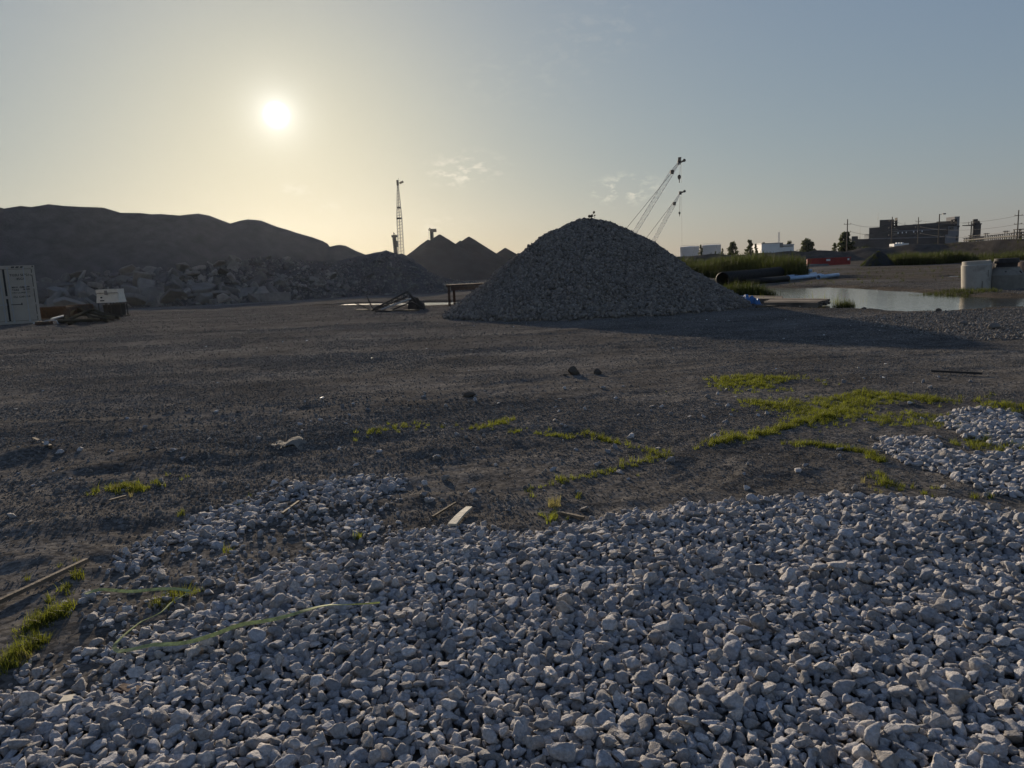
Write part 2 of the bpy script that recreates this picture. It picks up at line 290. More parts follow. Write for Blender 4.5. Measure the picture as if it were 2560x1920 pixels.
# ---------------------------------------------------------------- object helpers
def tag(o, label=None, cat=None, group=None, kind=None):
    if label: o['label'] = label
    if cat: o['category'] = cat
    if group: o['group'] = group
    if kind: o['kind'] = kind
    return o
def thing(name, label, cat, loc=(0, 0, 0), group=None):
    o = bpy.data.objects.new(name, None); COL.objects.link(o); o.location = loc; o.empty_display_size = .1
    return tag(o, label, cat, group)
class MB:
    def __init__(s): s.v = []; s.f = []
    def quad(s, *p): i = len(s.v); s.v += [tuple(q) for q in p]; s.f.append(tuple(range(i, i + len(p))))
    def hexa(s, b, t):                       # bottom ring b and top ring t, counter-clockwise
        i = len(s.v); n = len(b); s.v += [tuple(q) for q in b] + [tuple(q) for q in t]
        s.f.append(tuple(i + k for k in reversed(range(n)))); s.f.append(tuple(i + n + k for k in range(n)))
        for k in range(n): s.f.append((i + k, i + (k + 1) % n, i + n + (k + 1) % n, i + n + k))
        return s
    def box(s, c, sz, R=None):
        R = R or Matrix.Identity(3); c = Vector(c); hx, hy, hz = sz[0] / 2, sz[1] / 2, sz[2] / 2
        ring = [(-hx, -hy), (hx, -hy), (hx, hy), (-hx, hy)]
        return s.hexa([c + R @ Vector((x, y, -hz)) for x, y in ring], [c + R @ Vector((x, y, hz)) for x, y in ring])
    def bar(s, a, b, r, n=4, r2=None):
        a = Vector(a); b = Vector(b); d = (b - a)
        if d.length < 1e-6: return s
        q = d.to_track_quat('Z', 'Y'); r2 = r if r2 is None else r2
        X = q @ Vector((1, 0, 0)); Y = q @ Vector((0, 1, 0))
        cs = [(math.cos(2 * math.pi * (k + .5) / n), math.sin(2 * math.pi * (k + .5) / n)) for k in range(n)]
        return s.hexa([a + (X * x + Y * y) * r for x, y in cs], [b + (X * x + Y * y) * r2 for x, y in cs])
    def tube(s, pts, r, n=8):
        pts = [Vector(p) for p in pts]; i0 = len(s.v); m = len(pts); up = Vector((0, 0, 1))
        for k, p in enumerate(pts):
            d = (pts[min(k + 1, m - 1)] - pts[max(k - 1, 0)]).normalized(); X = d.cross(up)
            if X.length < 1e-4: X = Vector((1, 0, 0))
            X.normalize(); Y = X.cross(d).normalized(); rr = r(k / (m - 1)) if callable(r) else r
            for j in range(n):
                a = 2 * math.pi * j / n; s.v.append(tuple(p + (X * math.cos(a) + Y * math.sin(a)) * rr))
        for k in range(m - 1):
            for j in range(n): s.f.append((i0 + k * n + j, i0 + k * n + (j + 1) % n, i0 + (k + 1) * n + (j + 1) % n, i0 + (k + 1) * n + j))
        s.f.append(tuple(i0 + j for j in reversed(range(n)))); s.f.append(tuple(i0 + (m - 1) * n + j for j in range(n)))
        return s
    def pipe(s, a, b, ro, ri, n=24, ribs=0, rib_h=0.0, ring=None):
        """open ended hollow pipe, with ribs when asked"""
        a = Vector(a); b = Vector(b); q = (b - a).to_track_quat('Z', 'Y'); Ln = (b - a).length
        prof = [(ri, Ln), (ri, 0)]
        if ribs:
            prof.append((ro - rib_h, 0))
            for k in range(ribs):
                t0 = Ln * (k + .12) / ribs; t1 = Ln * (k + .3) / ribs; t2 = Ln * (k + .7) / ribs; t3 = Ln * (k + .88) / ribs
                prof += [(ro - rib_h, t0), (ro, t1), (ro, t2), (ro - rib_h, t3)]
            prof.append((ro - rib_h, Ln))
        else: prof += [(ro, 0), (ro, Ln)]
        i0 = len(s.v); m = len(prof)
        for (r, z) in prof:
            for j in range(n):
                t = 2 * math.pi * j / n; s.v.append(tuple(a + q @ Vector((r * math.cos(t), r * math.sin(t), z))))
        for k in range(m):
            k2 = (k + 1) % m
            for j in range(n): s.f.append((i0 + k * n + j, i0 + k * n + (j + 1) % n, i0 + k2 * n + (j + 1) % n, i0 + k2 * n + j))
        return s
    def lathe(s, c, prof, n=32, R=None):
        R = R or Matrix.Identity(3); c = Vector(c); i0 = len(s.v); m = len(prof)
        for (r, z) in prof:
            for j in range(n):
                t = 2 * math.pi * j / n; s.v.append(tuple(c + R @ Vector((r * math.cos(t), r * math.sin(t), z))))
        for k in range(m - 1):
            for j in range(n): s.f.append((i0 + k * n + j, i0 + k * n + (j + 1) % n, i0 + (k + 1) * n + (j + 1) % n, i0 + (k + 1) * n + j))
        return s
    def build(s, name, material, parent=None, smooth=False, kind=None):
        me = bpy.data.meshes.new(name)
        off = parent.location if parent is not None else Vector((0, 0, 0))
        if parent is not None and parent.parent is not None: off = off + parent.parent.location
        me.from_pydata([(v[0] - off[0], v[1] - off[1], v[2] - off[2]) for v in s.v], [], s.f)
        me.materials.append(MATS[material])
        if smooth: me.polygons.foreach_set('use_smooth', [True] * len(me.polygons))
        o = bpy.data.objects.new(name, me); COL.objects.link(o)
        if parent is not None: o.parent = parent
        if kind: o['kind'] = kind
        return o
def np_mesh(name, V, Fq, material, parent=None, smooth=True, kind=None, attrs=None):
    me = bpy.data.meshes.new(name); V = np.asarray(V, np.float32); Fq = np.asarray(Fq, np.int32); n, k = Fq.shape
    me.vertices.add(len(V)); me.vertices.foreach_set('co', V.ravel()); me.loops.add(n * k); me.loops.foreach_set('vertex_index', Fq.ravel())
    me.polygons.add(n); me.polygons.foreach_set('loop_start', np.arange(n, dtype=np.int32) * k)
    if smooth: me.polygons.foreach_set('use_smooth', np.ones(n, bool))
    for a, arr in (attrs or {}).items():
        at = me.attributes.new(a, 'FLOAT', 'POINT'); at.data.foreach_set('value', np.asarray(arr, np.float32))
    me.update(calc_edges=True); me.validate()
    me.materials.append(MATS[material]); o = bpy.data.objects.new(name, me); COL.objects.link(o)
    if parent is not None: o.parent = parent
    if kind: o['kind'] = kind
    return o
def grid_faces(nr, nc):
    i = np.arange(nr - 1)[:, None] * nc + np.arange(nc - 1)[None]; return np.stack([i, i + 1, i + nc + 1, i + nc], -1).reshape(-1, 4)

def rock_mesh(name, seed, sub=3, sq=(1, .8, .62), cuts=11, rough=.05, lo=.5, hi=.82, material='limestone', smooth=True, relax=1):
    rd = random.Random(seed); bm = bmesh.new(); bmesh.ops.create_icosphere(bm, subdivisions=sub, radius=1)
    pl = []
    for _ in range(cuts):
        n = Vector((rd.gauss(0, 1), rd.gauss(0, 1), rd.gauss(0, 1))).normalized(); pl.append((n, rd.uniform(lo, hi)))
    o = Vector((rd.random() * 50, rd.random() * 50, rd.random() * 50))
    for v in bm.verts:
        p = v.co.copy()
        for n, d in pl:
            t = p.dot(n) - d
            if t > 0: p -= n * t
        v.co = p
    for _ in range(relax): bmesh.ops.smooth_vert(bm, verts=bm.verts, factor=.35, use_axis_x=True, use_axis_y=True, use_axis_z=True)
    for v in bm.verts:
        p = v.co; d = mnoise.fractal(p * 2.2 + o, 1.0, 2.0, 4) * rough * 1.6
        p = p * (1 + d); v.co = Vector((p.x * sq[0], p.y * sq[1], p.z * sq[2]))
    s = max(max(abs(c) for c in v.co) for v in bm.verts)
    for v in bm.verts: v.co /= s
    me = bpy.data.meshes.new(name); bm.to_mesh(me); bm.free(); me.materials.append(MATS[material])
    if smooth: me.polygons.foreach_set('use_smooth', [True] * len(me.polygons))
    return me

_SETS = {}
def variant_set(key, meshes):
    c = bpy.data.collections.new(key)
    for i, me in enumerate(meshes):
        c.objects.link(bpy.data.objects.new('%s_%03d' % (key, i), me))
    _SETS[key] = (c, meshes); return c
def scatter(name, key, P, rot, scl, vid=None, parent=None, label=None, material=None):
    """loose stuff as one object: points that carry copies of a few shapes"""
    c, meshes = _SETS[key]; P = np.asarray(P, np.float32); n = len(P)
    if vid is None: vid = RNG.integers(0, len(meshes), n)
    me = bpy.data.meshes.new(name); me.vertices.add(n); me.vertices.foreach_set('co', P.ravel())
    for a, arr in (('rot', rot), ('scl', scl)):
        at = me.attributes.new(a, 'FLOAT_VECTOR', 'POINT'); at.data.foreach_set('vector', np.asarray(arr, np.float32).ravel())
    at = me.attributes.new('vid', 'INT', 'POINT'); at.data.foreach_set('value', np.asarray(vid, np.int32))
    o = bpy.data.objects.new(name, me); COL.objects.link(o); o['kind'] = 'stuff'
    if label: o['label'] = label
    if parent is not None: o.parent = parent
    ng = bpy.data.node_groups.new('scatter_' + name, 'GeometryNodeTree')
    ng.interface.new_socket('Geometry', in_out='INPUT', socket_type='NodeSocketGeometry'); ng.interface.new_socket('Geometry', in_out='OUTPUT', socket_type='NodeSocketGeometry')
    gi = ng.nodes.new('NodeGroupInput'); go = ng.nodes.new('NodeGroupOutput'); ip = ng.nodes.new('GeometryNodeInstanceOnPoints'); ci = ng.nodes.new('GeometryNodeCollectionInfo')
    ci.inputs['Collection'].default_value = c; ci.inputs['Separate Children'].default_value = True; ci.inputs['Reset Children'].default_value = True
    ip.inputs['Pick Instance'].default_value = True
    L = ng.links; L.new(gi.outputs[0], ip.inputs['Points']); L.new(ci.outputs[0], ip.inputs['Instance'])
    for nm, dt, sk in (('rot', 'FLOAT_VECTOR', 'Rotation'), ('scl', 'FLOAT_VECTOR', 'Scale'), ('vid', 'INT', 'Instance Index')):
        na = ng.nodes.new('GeometryNodeInputNamedAttribute'); na.data_type = dt; na.inputs['Name'].default_value = nm
        L.new([q for q in na.outputs if q.enabled and q.name == 'Attribute'][0], ip.inputs[sk])
    L.new(ip.outputs[0], go.inputs[0])
    md = o.modifiers.new('scatter', 'NODES'); md.node_group = ng
    return o
def rnd_rot(n, full=True): 
    a = RNG.random((n, 3)) * 2 * math.pi
    if not full: a[:, :2] = (RNG.random((n, 2)) - .5) * .5
    return a

# ---------------------------------------------------------------- ground, pond, road
def build_ground():
    r = np.concatenate([[0.05, .4, .8, 1.1], np.geomspace(1.35, 60, 520), np.geomspace(61.5, 900, 90)])
    a = np.concatenate([np.linspace(-180, -54, 40)[:-1], np.linspace(-54, 54, 620), np.linspace(54, 180, 40)[1:]]) * math.pi / 180
    Rr, A = np.meshgrid(r, a, indexing='ij'); X = Rr * np.sin(A); Y = Rr * np.cos(A)
    Z = H(X, Y)
    P = np.stack([X.ravel(), Y.ravel()], 1)
    wet = np.zeros(len(P))
    for poly in (POND, PUD[0], PUD[1]):
        m = np.abs(P - poly.mean(0)).max(1) < 50
        d = poly_sd(P[m], poly); n = fbm(P[m, 0] * .6, P[m, 1] * .6, 3)
        wet[m] = np.maximum(wet[m], sst(2.6, .2, d + n * 2.2) * .95)
    # darker damp mud on the right behind the pond
    wet = np.maximum(wet, (.75 * sst(8, 20, P[:, 0]) * sst(34, 46, P[:, 1]) * sst(-.35, .2, fbm(P[:, 0] * .12, P[:, 1] * .2, 3))))
    dust = np.zeros(len(P))
    for pts, w in (([(250, 672), (500, 657), (720, 646), (960, 636), (1100, 628)], 1.6), ([(1760, 588), (1850, 579), (1960, 573), (2200, 570)], 2.2)):
        l = gp(pts)
        d = np.full(len(P), 99.0); m = P[:, 1] > 20
        for q0, q1 in zip(l[:-1], l[1:]):
            e = q1 - q0; wv = P[m] - q0; t = np.clip((wv @ e) / (e @ e), 0, 1); d[m] = np.minimum(d[m], np.hypot(wv[:, 0] - e[0] * t, wv[:, 1] - e[1] * t))
        dust = np.maximum(dust, sst(w * 1.5, w * .6, d) * .75)
    dust = np.maximum(dust, .35 * sst(.0, .35, fbm(P[:, 0] * .25 + 40, P[:, 1] * .7, 4)) * sst(9, 14, P[:, 1]) * sst(34, 22, P[:, 1]))
    o = np_mesh('ground', np.stack([X, Y, Z], -1).reshape(-1, 3), grid_faces(len(r), len(a))[:, ::-1], 'ground_dirt', kind='structure', attrs={'wet': wet, 'dust': dust})
    return o
ground = build_ground()
def water_sheet(name, poly, z=-.05, grow=1.12):
    c = poly.mean(0); pts = [(c + (p - c) * grow) for p in poly]
    bm = bmesh.new(); vs_ = [bm.verts.new((p[0], p[1], z)) for p in pts]; bm.faces.new(vs_); bmesh.ops.triangulate(bm, faces=bm.faces)
    bmesh.ops.recalc_face_normals(bm, faces=bm.faces)
    me = bpy.data.meshes.new(name); bm.to_mesh(me); bm.free()
    if me.polygons[0].normal.z < 0: me.flip_normals()
    me.materials.append(MATS['pond_water' if name == 'pond' else 'puddle_water']); o = bpy.data.objects.new(name, me); COL.objects.link(o); o['kind'] = 'structure'; return o
water_sheet('pond', POND); water_sheet('puddle', PUD[0]); water_sheet('puddle', PUD[1], z=h1(*PUD[1].mean(0)) + .1)

# ---------------------------------------------------------------- hill, coal heaps, embankment
def ridge(name, crest, Ds, slope, material, noise_amp=.35, ext=None, kind='structure', nrow=46, sub=3.0, seed=0, skirt=True):
    pts = [AT(px, py, D) for (px, py), D in zip(crest, Ds)]
    out = []
    for a, b in zip(pts[:-1], pts[1:]):
        n = max(1, int((b - a).length / sub))
        for k in range(n): out.append(a + (b - a) * (k / n))
    out.append(pts[-1]); C = np.array([tuple(p) for p in out]); n = len(C)
    t = np.linspace(-1, 1, nrow)
    C[:, 2] += noise_amp * .5 * fbm(C[:, 0] * .35 + seed, C[:, 1] * .1, 3); h = np.maximum(C[:, 2], .2)
    V = np.zeros((nrow, n, 3))
    for i, tt in enumerate(t):
        f = abs(tt); run = h / slope * f * 1.04
        V[i, :, 0] = C[:, 0]; V[i, :, 1] = C[:, 1] + np.sign(tt) * run
        prof = 1 - f; z = h * prof - .25 * f
        nz = noise_amp * fbm(C[:, 0] * .16 + seed, V[i, :, 1] * .16, 4) * min(1, f * 5) + noise_amp * .9 * fbm(C[:, 0] * .5 + seed, V[i, :, 1] * .12, 3) * min(1, f * 6)
        V[i, :, 2] = z + nz
    V[0, :, 2] = np.minimum(V[0, :, 2], -.4); V[-1, :, 2] = np.minimum(V[-1, :, 2], -.4)
    return np_mesh(name, V.reshape(-1, 3), grid_faces(nrow, n)[:, ::-1], material, kind=kind)
hc = [(-420, 560), (-200, 480), (-60, 455)] + [Q(*p) for p in [(0, 515), (10, 518), (30, 514), (55, 510), (81, 514), (100, 511), (124, 508), (162, 513), (208, 515), (240, 515), (258, 517), (275, 522), (301, 530), (353, 530), (405, 533.5), (451, 536), (470, 533), (498, 531), (521, 535), (548, 545), (576, 556), (602, 549), (620, 546), (640, 547), (652, 549), (692, 565), (741, 581), (779, 592), (806, 602), (819, 609), (824, 616), (840, 612), (851, 611), (864, 613), (889, 626), (912, 634), (938, 635), (1005, 634), (1030, 645), (1060, 668), (1085, 688), (1100, 696)]]
hd = [120] * 3 + [118 + 30 * k / (len(hc) - 4) for k in range(len(hc) - 3)]
hill = ridge('hill', hc, hd, .62, 'slag', .45, seed=3, sub=1.6, nrow=70)

def cone_pile(name, peaks, Y, material, label, cat, slope=.66, res=150, noise_amp=.18, seed=0):
    """one heap; peaks are picture points of its tops"""
    pk = [AT(*Q(x, y), Y + dy) for x, y, dy in peaks]
    R = max(p.z for p in pk) / slope * 1.05; x0 = min(p.x - p.z / slope for p in pk) - 1; x1 = max(p.x + p.z / slope for p in pk) + 1
    X, Yg = np.meshgrid(np.linspace(x0, x1, int(res * (x1 - x0) / (2 * R)) + 2), np.linspace(Y - R - 4, Y + R + 4, res), indexing='ij')
    Z = np.full(X.shape, -5.0)
    for p in pk:
        d = np.sqrt((X - p.x) ** 2 + (Yg - p.y) ** 2); an = np.arctan2(Yg - p.y, X - p.x)
        s = slope * (1 + .05 * np.sin(an * 3 + p.x)); Z = np.maximum(Z, p.z - s * np.sqrt(d * d + .03))
    Z = Z + noise_amp * fbm(X * .3 + seed, Yg * .3, 3) * sst(0, 4, Z); Z = np.maximum(Z, -.5)
    c = Vector((float(X.mean()), float(Y), 0)); root = thing(name, label, cat, c, 'coal heaps behind the dark bank')
    np_mesh('heap_body', np.stack([X - c.x, Yg - c.y, Z], -1).reshape(-1, 3), grid_faces(*X.shape)[:, ::-1], material, root)
    return root
cone_pile('coal_pile', [(1099, 584, 0), (1070, 598, 4)], 205, 'coal', 'tallest of the sharp dark coal heaps, left of its twin behind the bank', 'coal pile', seed=1)
cone_pile('coal_pile', [(1172, 590, 0), (1151, 600, 5), (1207, 613, -3)], 215, 'coal', 'middle dark coal heap with stepped right flank behind the bank', 'coal pile', seed=2)
cone_pile('coal_pile', [(1263, 618, 0)], 225, 'coal', 'smallest dark coal heap half hidden behind the stone pile', 'coal pile', seed=3)

ec = [(1250, 560), (1380, 555), (1447, 552), (1494, 550.5), (1520, 550), (1580, 549), (1640, 546.5), (1700, 543), (1762, 540), (1823, 542), (1858, 538), (1910, 533), (1956, 530), (2034, 527), (2092, 520), (2151, 516), (2212, 513.5), (2330, 509), (2480, 512), (2700, 530)]
ed = [172] * 4 + [168, 165, 162, 158, 155, 152, 150, 147, 143, 138, 132, 126, 120, 116, 112, 108]
ridge('embankment', ec, ed, .30, 'soil', .9, seed=11, sub=1.4, nrow=50)

# ---------------------------------------------------------------- cranes
def lattice(mb, a, b, w0, w1, n, r, rb=None):
    a = Vector(a); b = Vector(b); d = (b - a).normalized(); side = Vector((d.z, 0, -d.x)).normalized(); dep = d.cross(side).normalized(); rb = rb or r * .6
    def ring(t):
        c = a + (b - a) * t; w = (w0 + (w1 - w0) * t) / 2
        return [c + side * w + dep * w, c - side * w + dep * w, c - side * w - dep * w, c + side * w - dep * w]
    R = [ring(k / n) for k in range(n + 1)]
    for k in range(n):
        for j in range(4):
            mb.bar(R[k][j], R[k + 1][j], r, 4); j2 = (j + 1) % 4
            mb.bar(R[k][j], R[k + 1][j2] if k % 2 else R[k][j2], rb, 3)
            mb.bar(R[k][j2] if not k % 2 else R[k][j], R[k + 1][j] if not k % 2 else R[k + 1][j2], rb, 3)
def crawler(root, base, facing=1.0):
    x, y, z = base
    b = MB(); b.box((x, y, 2.2), (5.5, 3.4, 2.0)); b.box((x - 3.6 * facing, y, 2.3), (1.8, 3.6, 1.6)); b.build('machine_house', 'crane_paint', root)
    c = MB(); c.box((x + 2.2 * facing, y - 2.2, 2.4), (1.6, 1.2, 1.9)); c.build('cab', 'crane_white', root)
    for s in (-1, 1):
        t = MB(); t.box((x, y + s * 2.4, .6), (7.0, 1.0, 1.2)); t.build('track', 'steel_dark', root)
def boom_crane(name, label, Y, base, joint, tip, w, ratio, pend_top, pend_base, hooks, material, flag=None, n=44):
    d0 = AT(*Q(*base), Y); j = AT(*Q(*joint), Y); t = AT(*Q(*tip), Y)
    dirv = (j - d0).normalized(); foot = d0 - dirv * ((d0.z - 2.6) / dirv.z)
    pb = AT(*Q(*pend_base), Y); ptop = AT(*Q(*pend_top), Y); pd = (ptop - pb).normalized(); pfoot = pb - pd * ((pb.z - 5.0) / pd.z)
    root = thing(name, label, 'crane', (foot.x, Y, 0), 'lattice boom cranes beyond the stone pile')
    m = MB(); lattice(m, foot, j, w, w, n, w * .038, w * .022); m.build('boom', material, root)
    m = MB(); lattice(m, j, t, w * .75, w * ratio, int(n * .35), w * .04, w * .022); m.build('boom_tip', material, root)
    m = MB(); m.box(j, (w * .8, w * .8, w * .9)); m.build('boom_joint', 'steel_dark', root)
    m = MB(); m.box(t + Vector((.1, 0, .1)), (w * .7, w * .5, w * .9)); m.bar(t, t + Vector((w * 1.5, 0, w * .55)), w * .22, 6); m.bar(t + Vector((w * 1.3, -.3, w * .5)), t + Vector((w * 1.3, .3, w * .5)), w * .36, 10); m.build('boom_head', 'steel_dark', root)
    m = MB()
    for s in (-.6, .6): m.bar(ptop + Vector((0, s, 0)), pfoot + Vector((0, s, 0)), .045, 3)
    m.build('pendant_line', 'wire', root)
    back = pfoot; m = MB(); m.bar(foot + Vector((-2.5, 0, 0)), back, .12, 4); m.bar(back, Vector((foot.x - 4, Y, 2.5)), .12, 4); m.build('gantry', 'steel_dark', root)
    for hx, top, bot, sz in hooks:
        a = AT(*Q(hx, top), Y); e = AT(*Q(hx, bot), Y); e.x = a.x
        l = MB(); l.bar(a, e, .05, 3)
        if sz: l.bar(a + Vector((sz * .5, 0, 0)), e + Vector((sz * .2, 0, 0)), .05, 3)
        lo = l.build('hoist_line', 'wire', root)
        if sz:
            k = MB(); k.lathe(e + Vector((0, 0, -sz * 1.4)), [(.02, 0), (sz * .25, .1), (sz * .5, sz * .6), (sz * .55, sz * 1.1), (sz * .3, sz * 1.5), (.02, sz * 1.55)], 10); k.bar(e + Vector((0, 0, -sz * 1.4)), e + Vector((0, 0, -sz * 2.3)), sz * .14, 5); k.build('hook_block', 'steel_dark', root)
    if flag:
        f = AT(*Q(*flag), Y); m = MB(); m.bar(t, f + Vector((0, 0, -.6)), .05, 4); m.build('flag_staff', 'wire', root)
        m = MB(); m.hexa([f + Vector(q) for q in ((-.8, 0, -.9), (.5, .2, -.9), (.6, .25, -.9), (-.8, .06, -.9))], [f + Vector(q) for q in ((-.6, 0, .7), (.7, .2, .8), (.8, .25, .8), (-.6, .06, .7))]); m.build('flag', 'wood_old', root)
    crawler(root, (foot.x, Y, 0))
    return root
boom_crane('crawler_crane', 'taller lattice boom crane rising behind the right flank of the stone pile', 310, (1586, 582), (1680, 430), (1697, 407), 1.7, .5, (1676, 436), (1566, 571), [(1698, 411, 438, 1.3), (1703.6, 407, 457, 0)], 'crane_white', flag=(1699, 397.5))
boom_crane('crawler_crane', 'shorter lattice boom crane, fainter, leaning beside the taller one', 360, (1630, 610), (1685.5, 509), (1700, 483), 1.65, .3, (1682, 508), (1613.5, 598), [(1698.5, 490, 530, .9), (1704, 484, 640, 0)], 'crane_white')
def mast_crane():
    Y = 260; a = AT(*Q(1000, 633), Y); t = AT(*Q(994.2, 460), Y); foot = Vector((a.x + .3, Y, 2.6))
    root = thing('crawler_crane', 'slim lattice crane mast standing almost upright against the yellow sky', 'crane', (foot.x, Y, 0), 'lattice boom cranes beyond the stone pile')
    mid = foot + (t - foot) * .62
    m = MB(); lattice(m, foot, mid, 2.0, 1.7, 34, .06, .03); m.build('boom', 'crane_paint', root)
    m = MB(); lattice(m, mid, t, 1.7, .45, 22, .055, .03); m.build('boom_tip', 'crane_paint', root)
    m = MB(); m.box(mid, (1.7, 1.4, .5)); m.build('boom_joint', 'steel_dark', root); m = MB(); m.box(foot + (t - foot) * .74, (1.2, 1.1, .5)); m.build('boom_joint', 'steel_dark', root)
    m = MB(); m.box(t + Vector((0, 0, .4)), (.7, .6, 1.8)); m.build('boom_head', 'steel_dark', root)
    m = MB(); m.bar(t, foot + Vector((.15, -.9, 2)), .10, 4); m.build('hoist_line', 'wire', root)
    f = AT(*Q(1003.5, 456), Y); m = MB(); m.bar(t, t + Vector((.4, 0, 2.0)), .05, 4); m.bar(t + Vector((.4, 0, 1.4)), f, .03, 3); m.build('flag_staff', 'wire', root)
    m = MB(); m.box(f, (1.5, .06, .7), Matrix.Rotation(-.4, 3, 'Y')); m.build('flag', 'wood_old', root)
    crawler(root, foot)
    Y = 270; b0 = AT(*Q(990, 628), Y); tt = AT(*Q(985.5, 592), Y); tip = AT(*Q(984, 581), Y)
    root = thing('unloader_mast', 'short dark crane mast just left of the slim lattice mast', 'crane', (b0.x, Y, 0))
    m = MB(); m.bar((b0.x + .2, Y, 0), tt, .75, 6, .7); m.build('mast', 'steel_dark', root)
    m = MB(); m.bar(tt, tip, .3, 4, .15); m.bar(tt + Vector((.9, 0, 0)), tip, .1, 4); m.box(tt + Vector((.2, 0, .2)), (2.2, 1.2, .8)); m.build('mast_head', 'steel_dark', root)
    m = MB(); m.box((tt + b0) / 2 + Vector((.9, 0, 0)), (.6, .6, 2.2)); m.build('ladder_cage', 'steel_dark', root)
    Y = 300; b0 = AT(*Q(1080, 601), Y); tp = AT(*Q(1079, 577), Y); L_ = AT(*Q(1071.5, 575), Y); apex = AT(*Q(1073.5, 570), Y); rr = AT(*Q(1082.5, 576), Y)
    root = thing('dock_crane', 'small hammerhead crane top poking above the tallest coal heap', 'crane', (b0.x, Y, 0))
    m = MB(); m.bar((b0.x, Y, 0), tp, .8, 8, .75); m.build('column', 'steel_dark', root)
    m = MB(); m.bar(L_, rr, .3, 4); m.bar(apex, L_, .16, 4); m.bar(apex, rr, .16, 4); m.bar(apex, tp, .16, 4); m.box(tp + Vector((.8, 0, .1)), (2.2, 1.6, 1.2)); m.build('jib', 'steel_dark', root)
    m = MB(); m.bar(L_, L_ + Vector((0, 0, -4.5)), .05, 3); m.bar(L_ + Vector((.5, 0, 0)), L_ + Vector((.5, 0, -4.5)), .05, 3); m.build('hoist_line', 'wire', root)
mast_crane()

# ---------------------------------------------------------------- trees
def tree(name, label, cx, top, wpx, Y, base_py, seed, leaves=900, lean=0.0, group='trees along the far bank'):
    rd = np.random.default_rng(seed); t = AT(cx, top, Y); b = AT(cx, base_py, Y); zb = min(b.z, 1.2); w = wpx / F * Y
    root = thing(name, label, 'tree', (b.x, Y, zb), group)
    h = t.z - zb; m = MB(); top_p = Vector((b.x + lean * h * .4, Y, zb + h * .62)); m.tube([Vector((b.x, Y, zb - .3)), Vector((b.x + .1, Y, zb + h * .3)), top_p], lambda q: h * .03 * (1 - .7 * q), 7)
    lobes = []
    k = 24
    for i in range(k):
        q = rd.random(); zz = zb + h * (.30 + .62 * (i + .5) / k); wid = w * .56 * math.sin(math.pi * min(1, .25 + .75 * (i + .5) / k) ** .9) * .8
        an = rd.random() * 6.28; rr = wid * (.3 + .5 * rd.random())
        c = np.array([b.x + math.cos(an) * rr + lean * (zz - zb) * .4, Y + math.sin(an) * rr, zz]); s = w * (.09 + .10 * rd.random())
        lobes.append((c, s)); m.bar(Vector((b.x, Y, zb + h * (.2 + .35 * rd.random()))), Vector(c), h * .010, 4, h * .004)
    m.build('trunk', 'bark', root)
    V = []; per = leaves // k
    for c, s in lobes:
        d = rd.normal(size=(per, 3)); d /= np.linalg.norm(d, axis=1)[:, None]; r = s * (.35 + .75 * rd.random(per) ** .6)
        p = c + d * r[:, None] * np.array([1.15, 1.15, .85])
        u = rd.normal(size=(per, 3)); u /= np.linalg.norm(u, axis=1)[:, None]; v = np.cross(u, d); v /= np.linalg.norm(v, axis=1)[:, None] + 1e-9
        sz = (w * .022 + h * .014) * (.6 + .9 * rd.random(per))[:, None]
        V.append(np.stack([p - u * sz - v * sz * .6, p + u * sz - v * sz * .5, p + u * sz * .8 + v * sz * .7, p - u * sz * .9 + v * sz * .5], 1))
    V = np.concatenate(V).reshape(-1, 3) - np.array(root.location); n = len(V) // 4
    np_mesh('crown', V, np.arange(n * 4).reshape(-1, 4), 'leaf_far', root, smooth=False)
    return root
for i, (lab, x, top, w, Y, by, lv) in enumerate([
    ('slender ragged tree growing between the two white tanks', 1752, 609, 17, 330, 640, 600),
    ('small bush-like tree at the right edge of the nearer white tank', 1806, 618, 12, 300, 640, 350),
    ('round dark tree standing alone right of the white tanks', 1832, 603, 36, 260, 642, 1300),
    ('tall narrow tree second to the right of the white tanks', 1874, 597, 25, 260, 640, 1100),
    ('low thin tree leaning against the tall narrow one', 1889, 606, 16, 265, 640, 500),
    ('tree showing over the left end of the white building', 1909, 602.5, 20, 370, 640, 600),
    ('wide low treetop behind the roof of the white building', 1973, 600, 30, 380, 640, 900),
    ('broad spreading tree just right of the white building', 2016, 598.5, 58, 250, 636, 1900),
    ('large rounded tree beside the first tall utility pole', 2113, 579, 50, 200, 632, 2600),
    ('low bush at the foot of the large rounded tree', 2086, 606, 22, 190, 630, 500),
    ('small bush in front of the nearer white tank', 1789, 625, 11, 280, 640, 260)]):
    cx, cy = Q(x, top); tree('broadleaf_tree', lab, cx, cy, w * .864, Y, by * .864, 50 + i, lv)

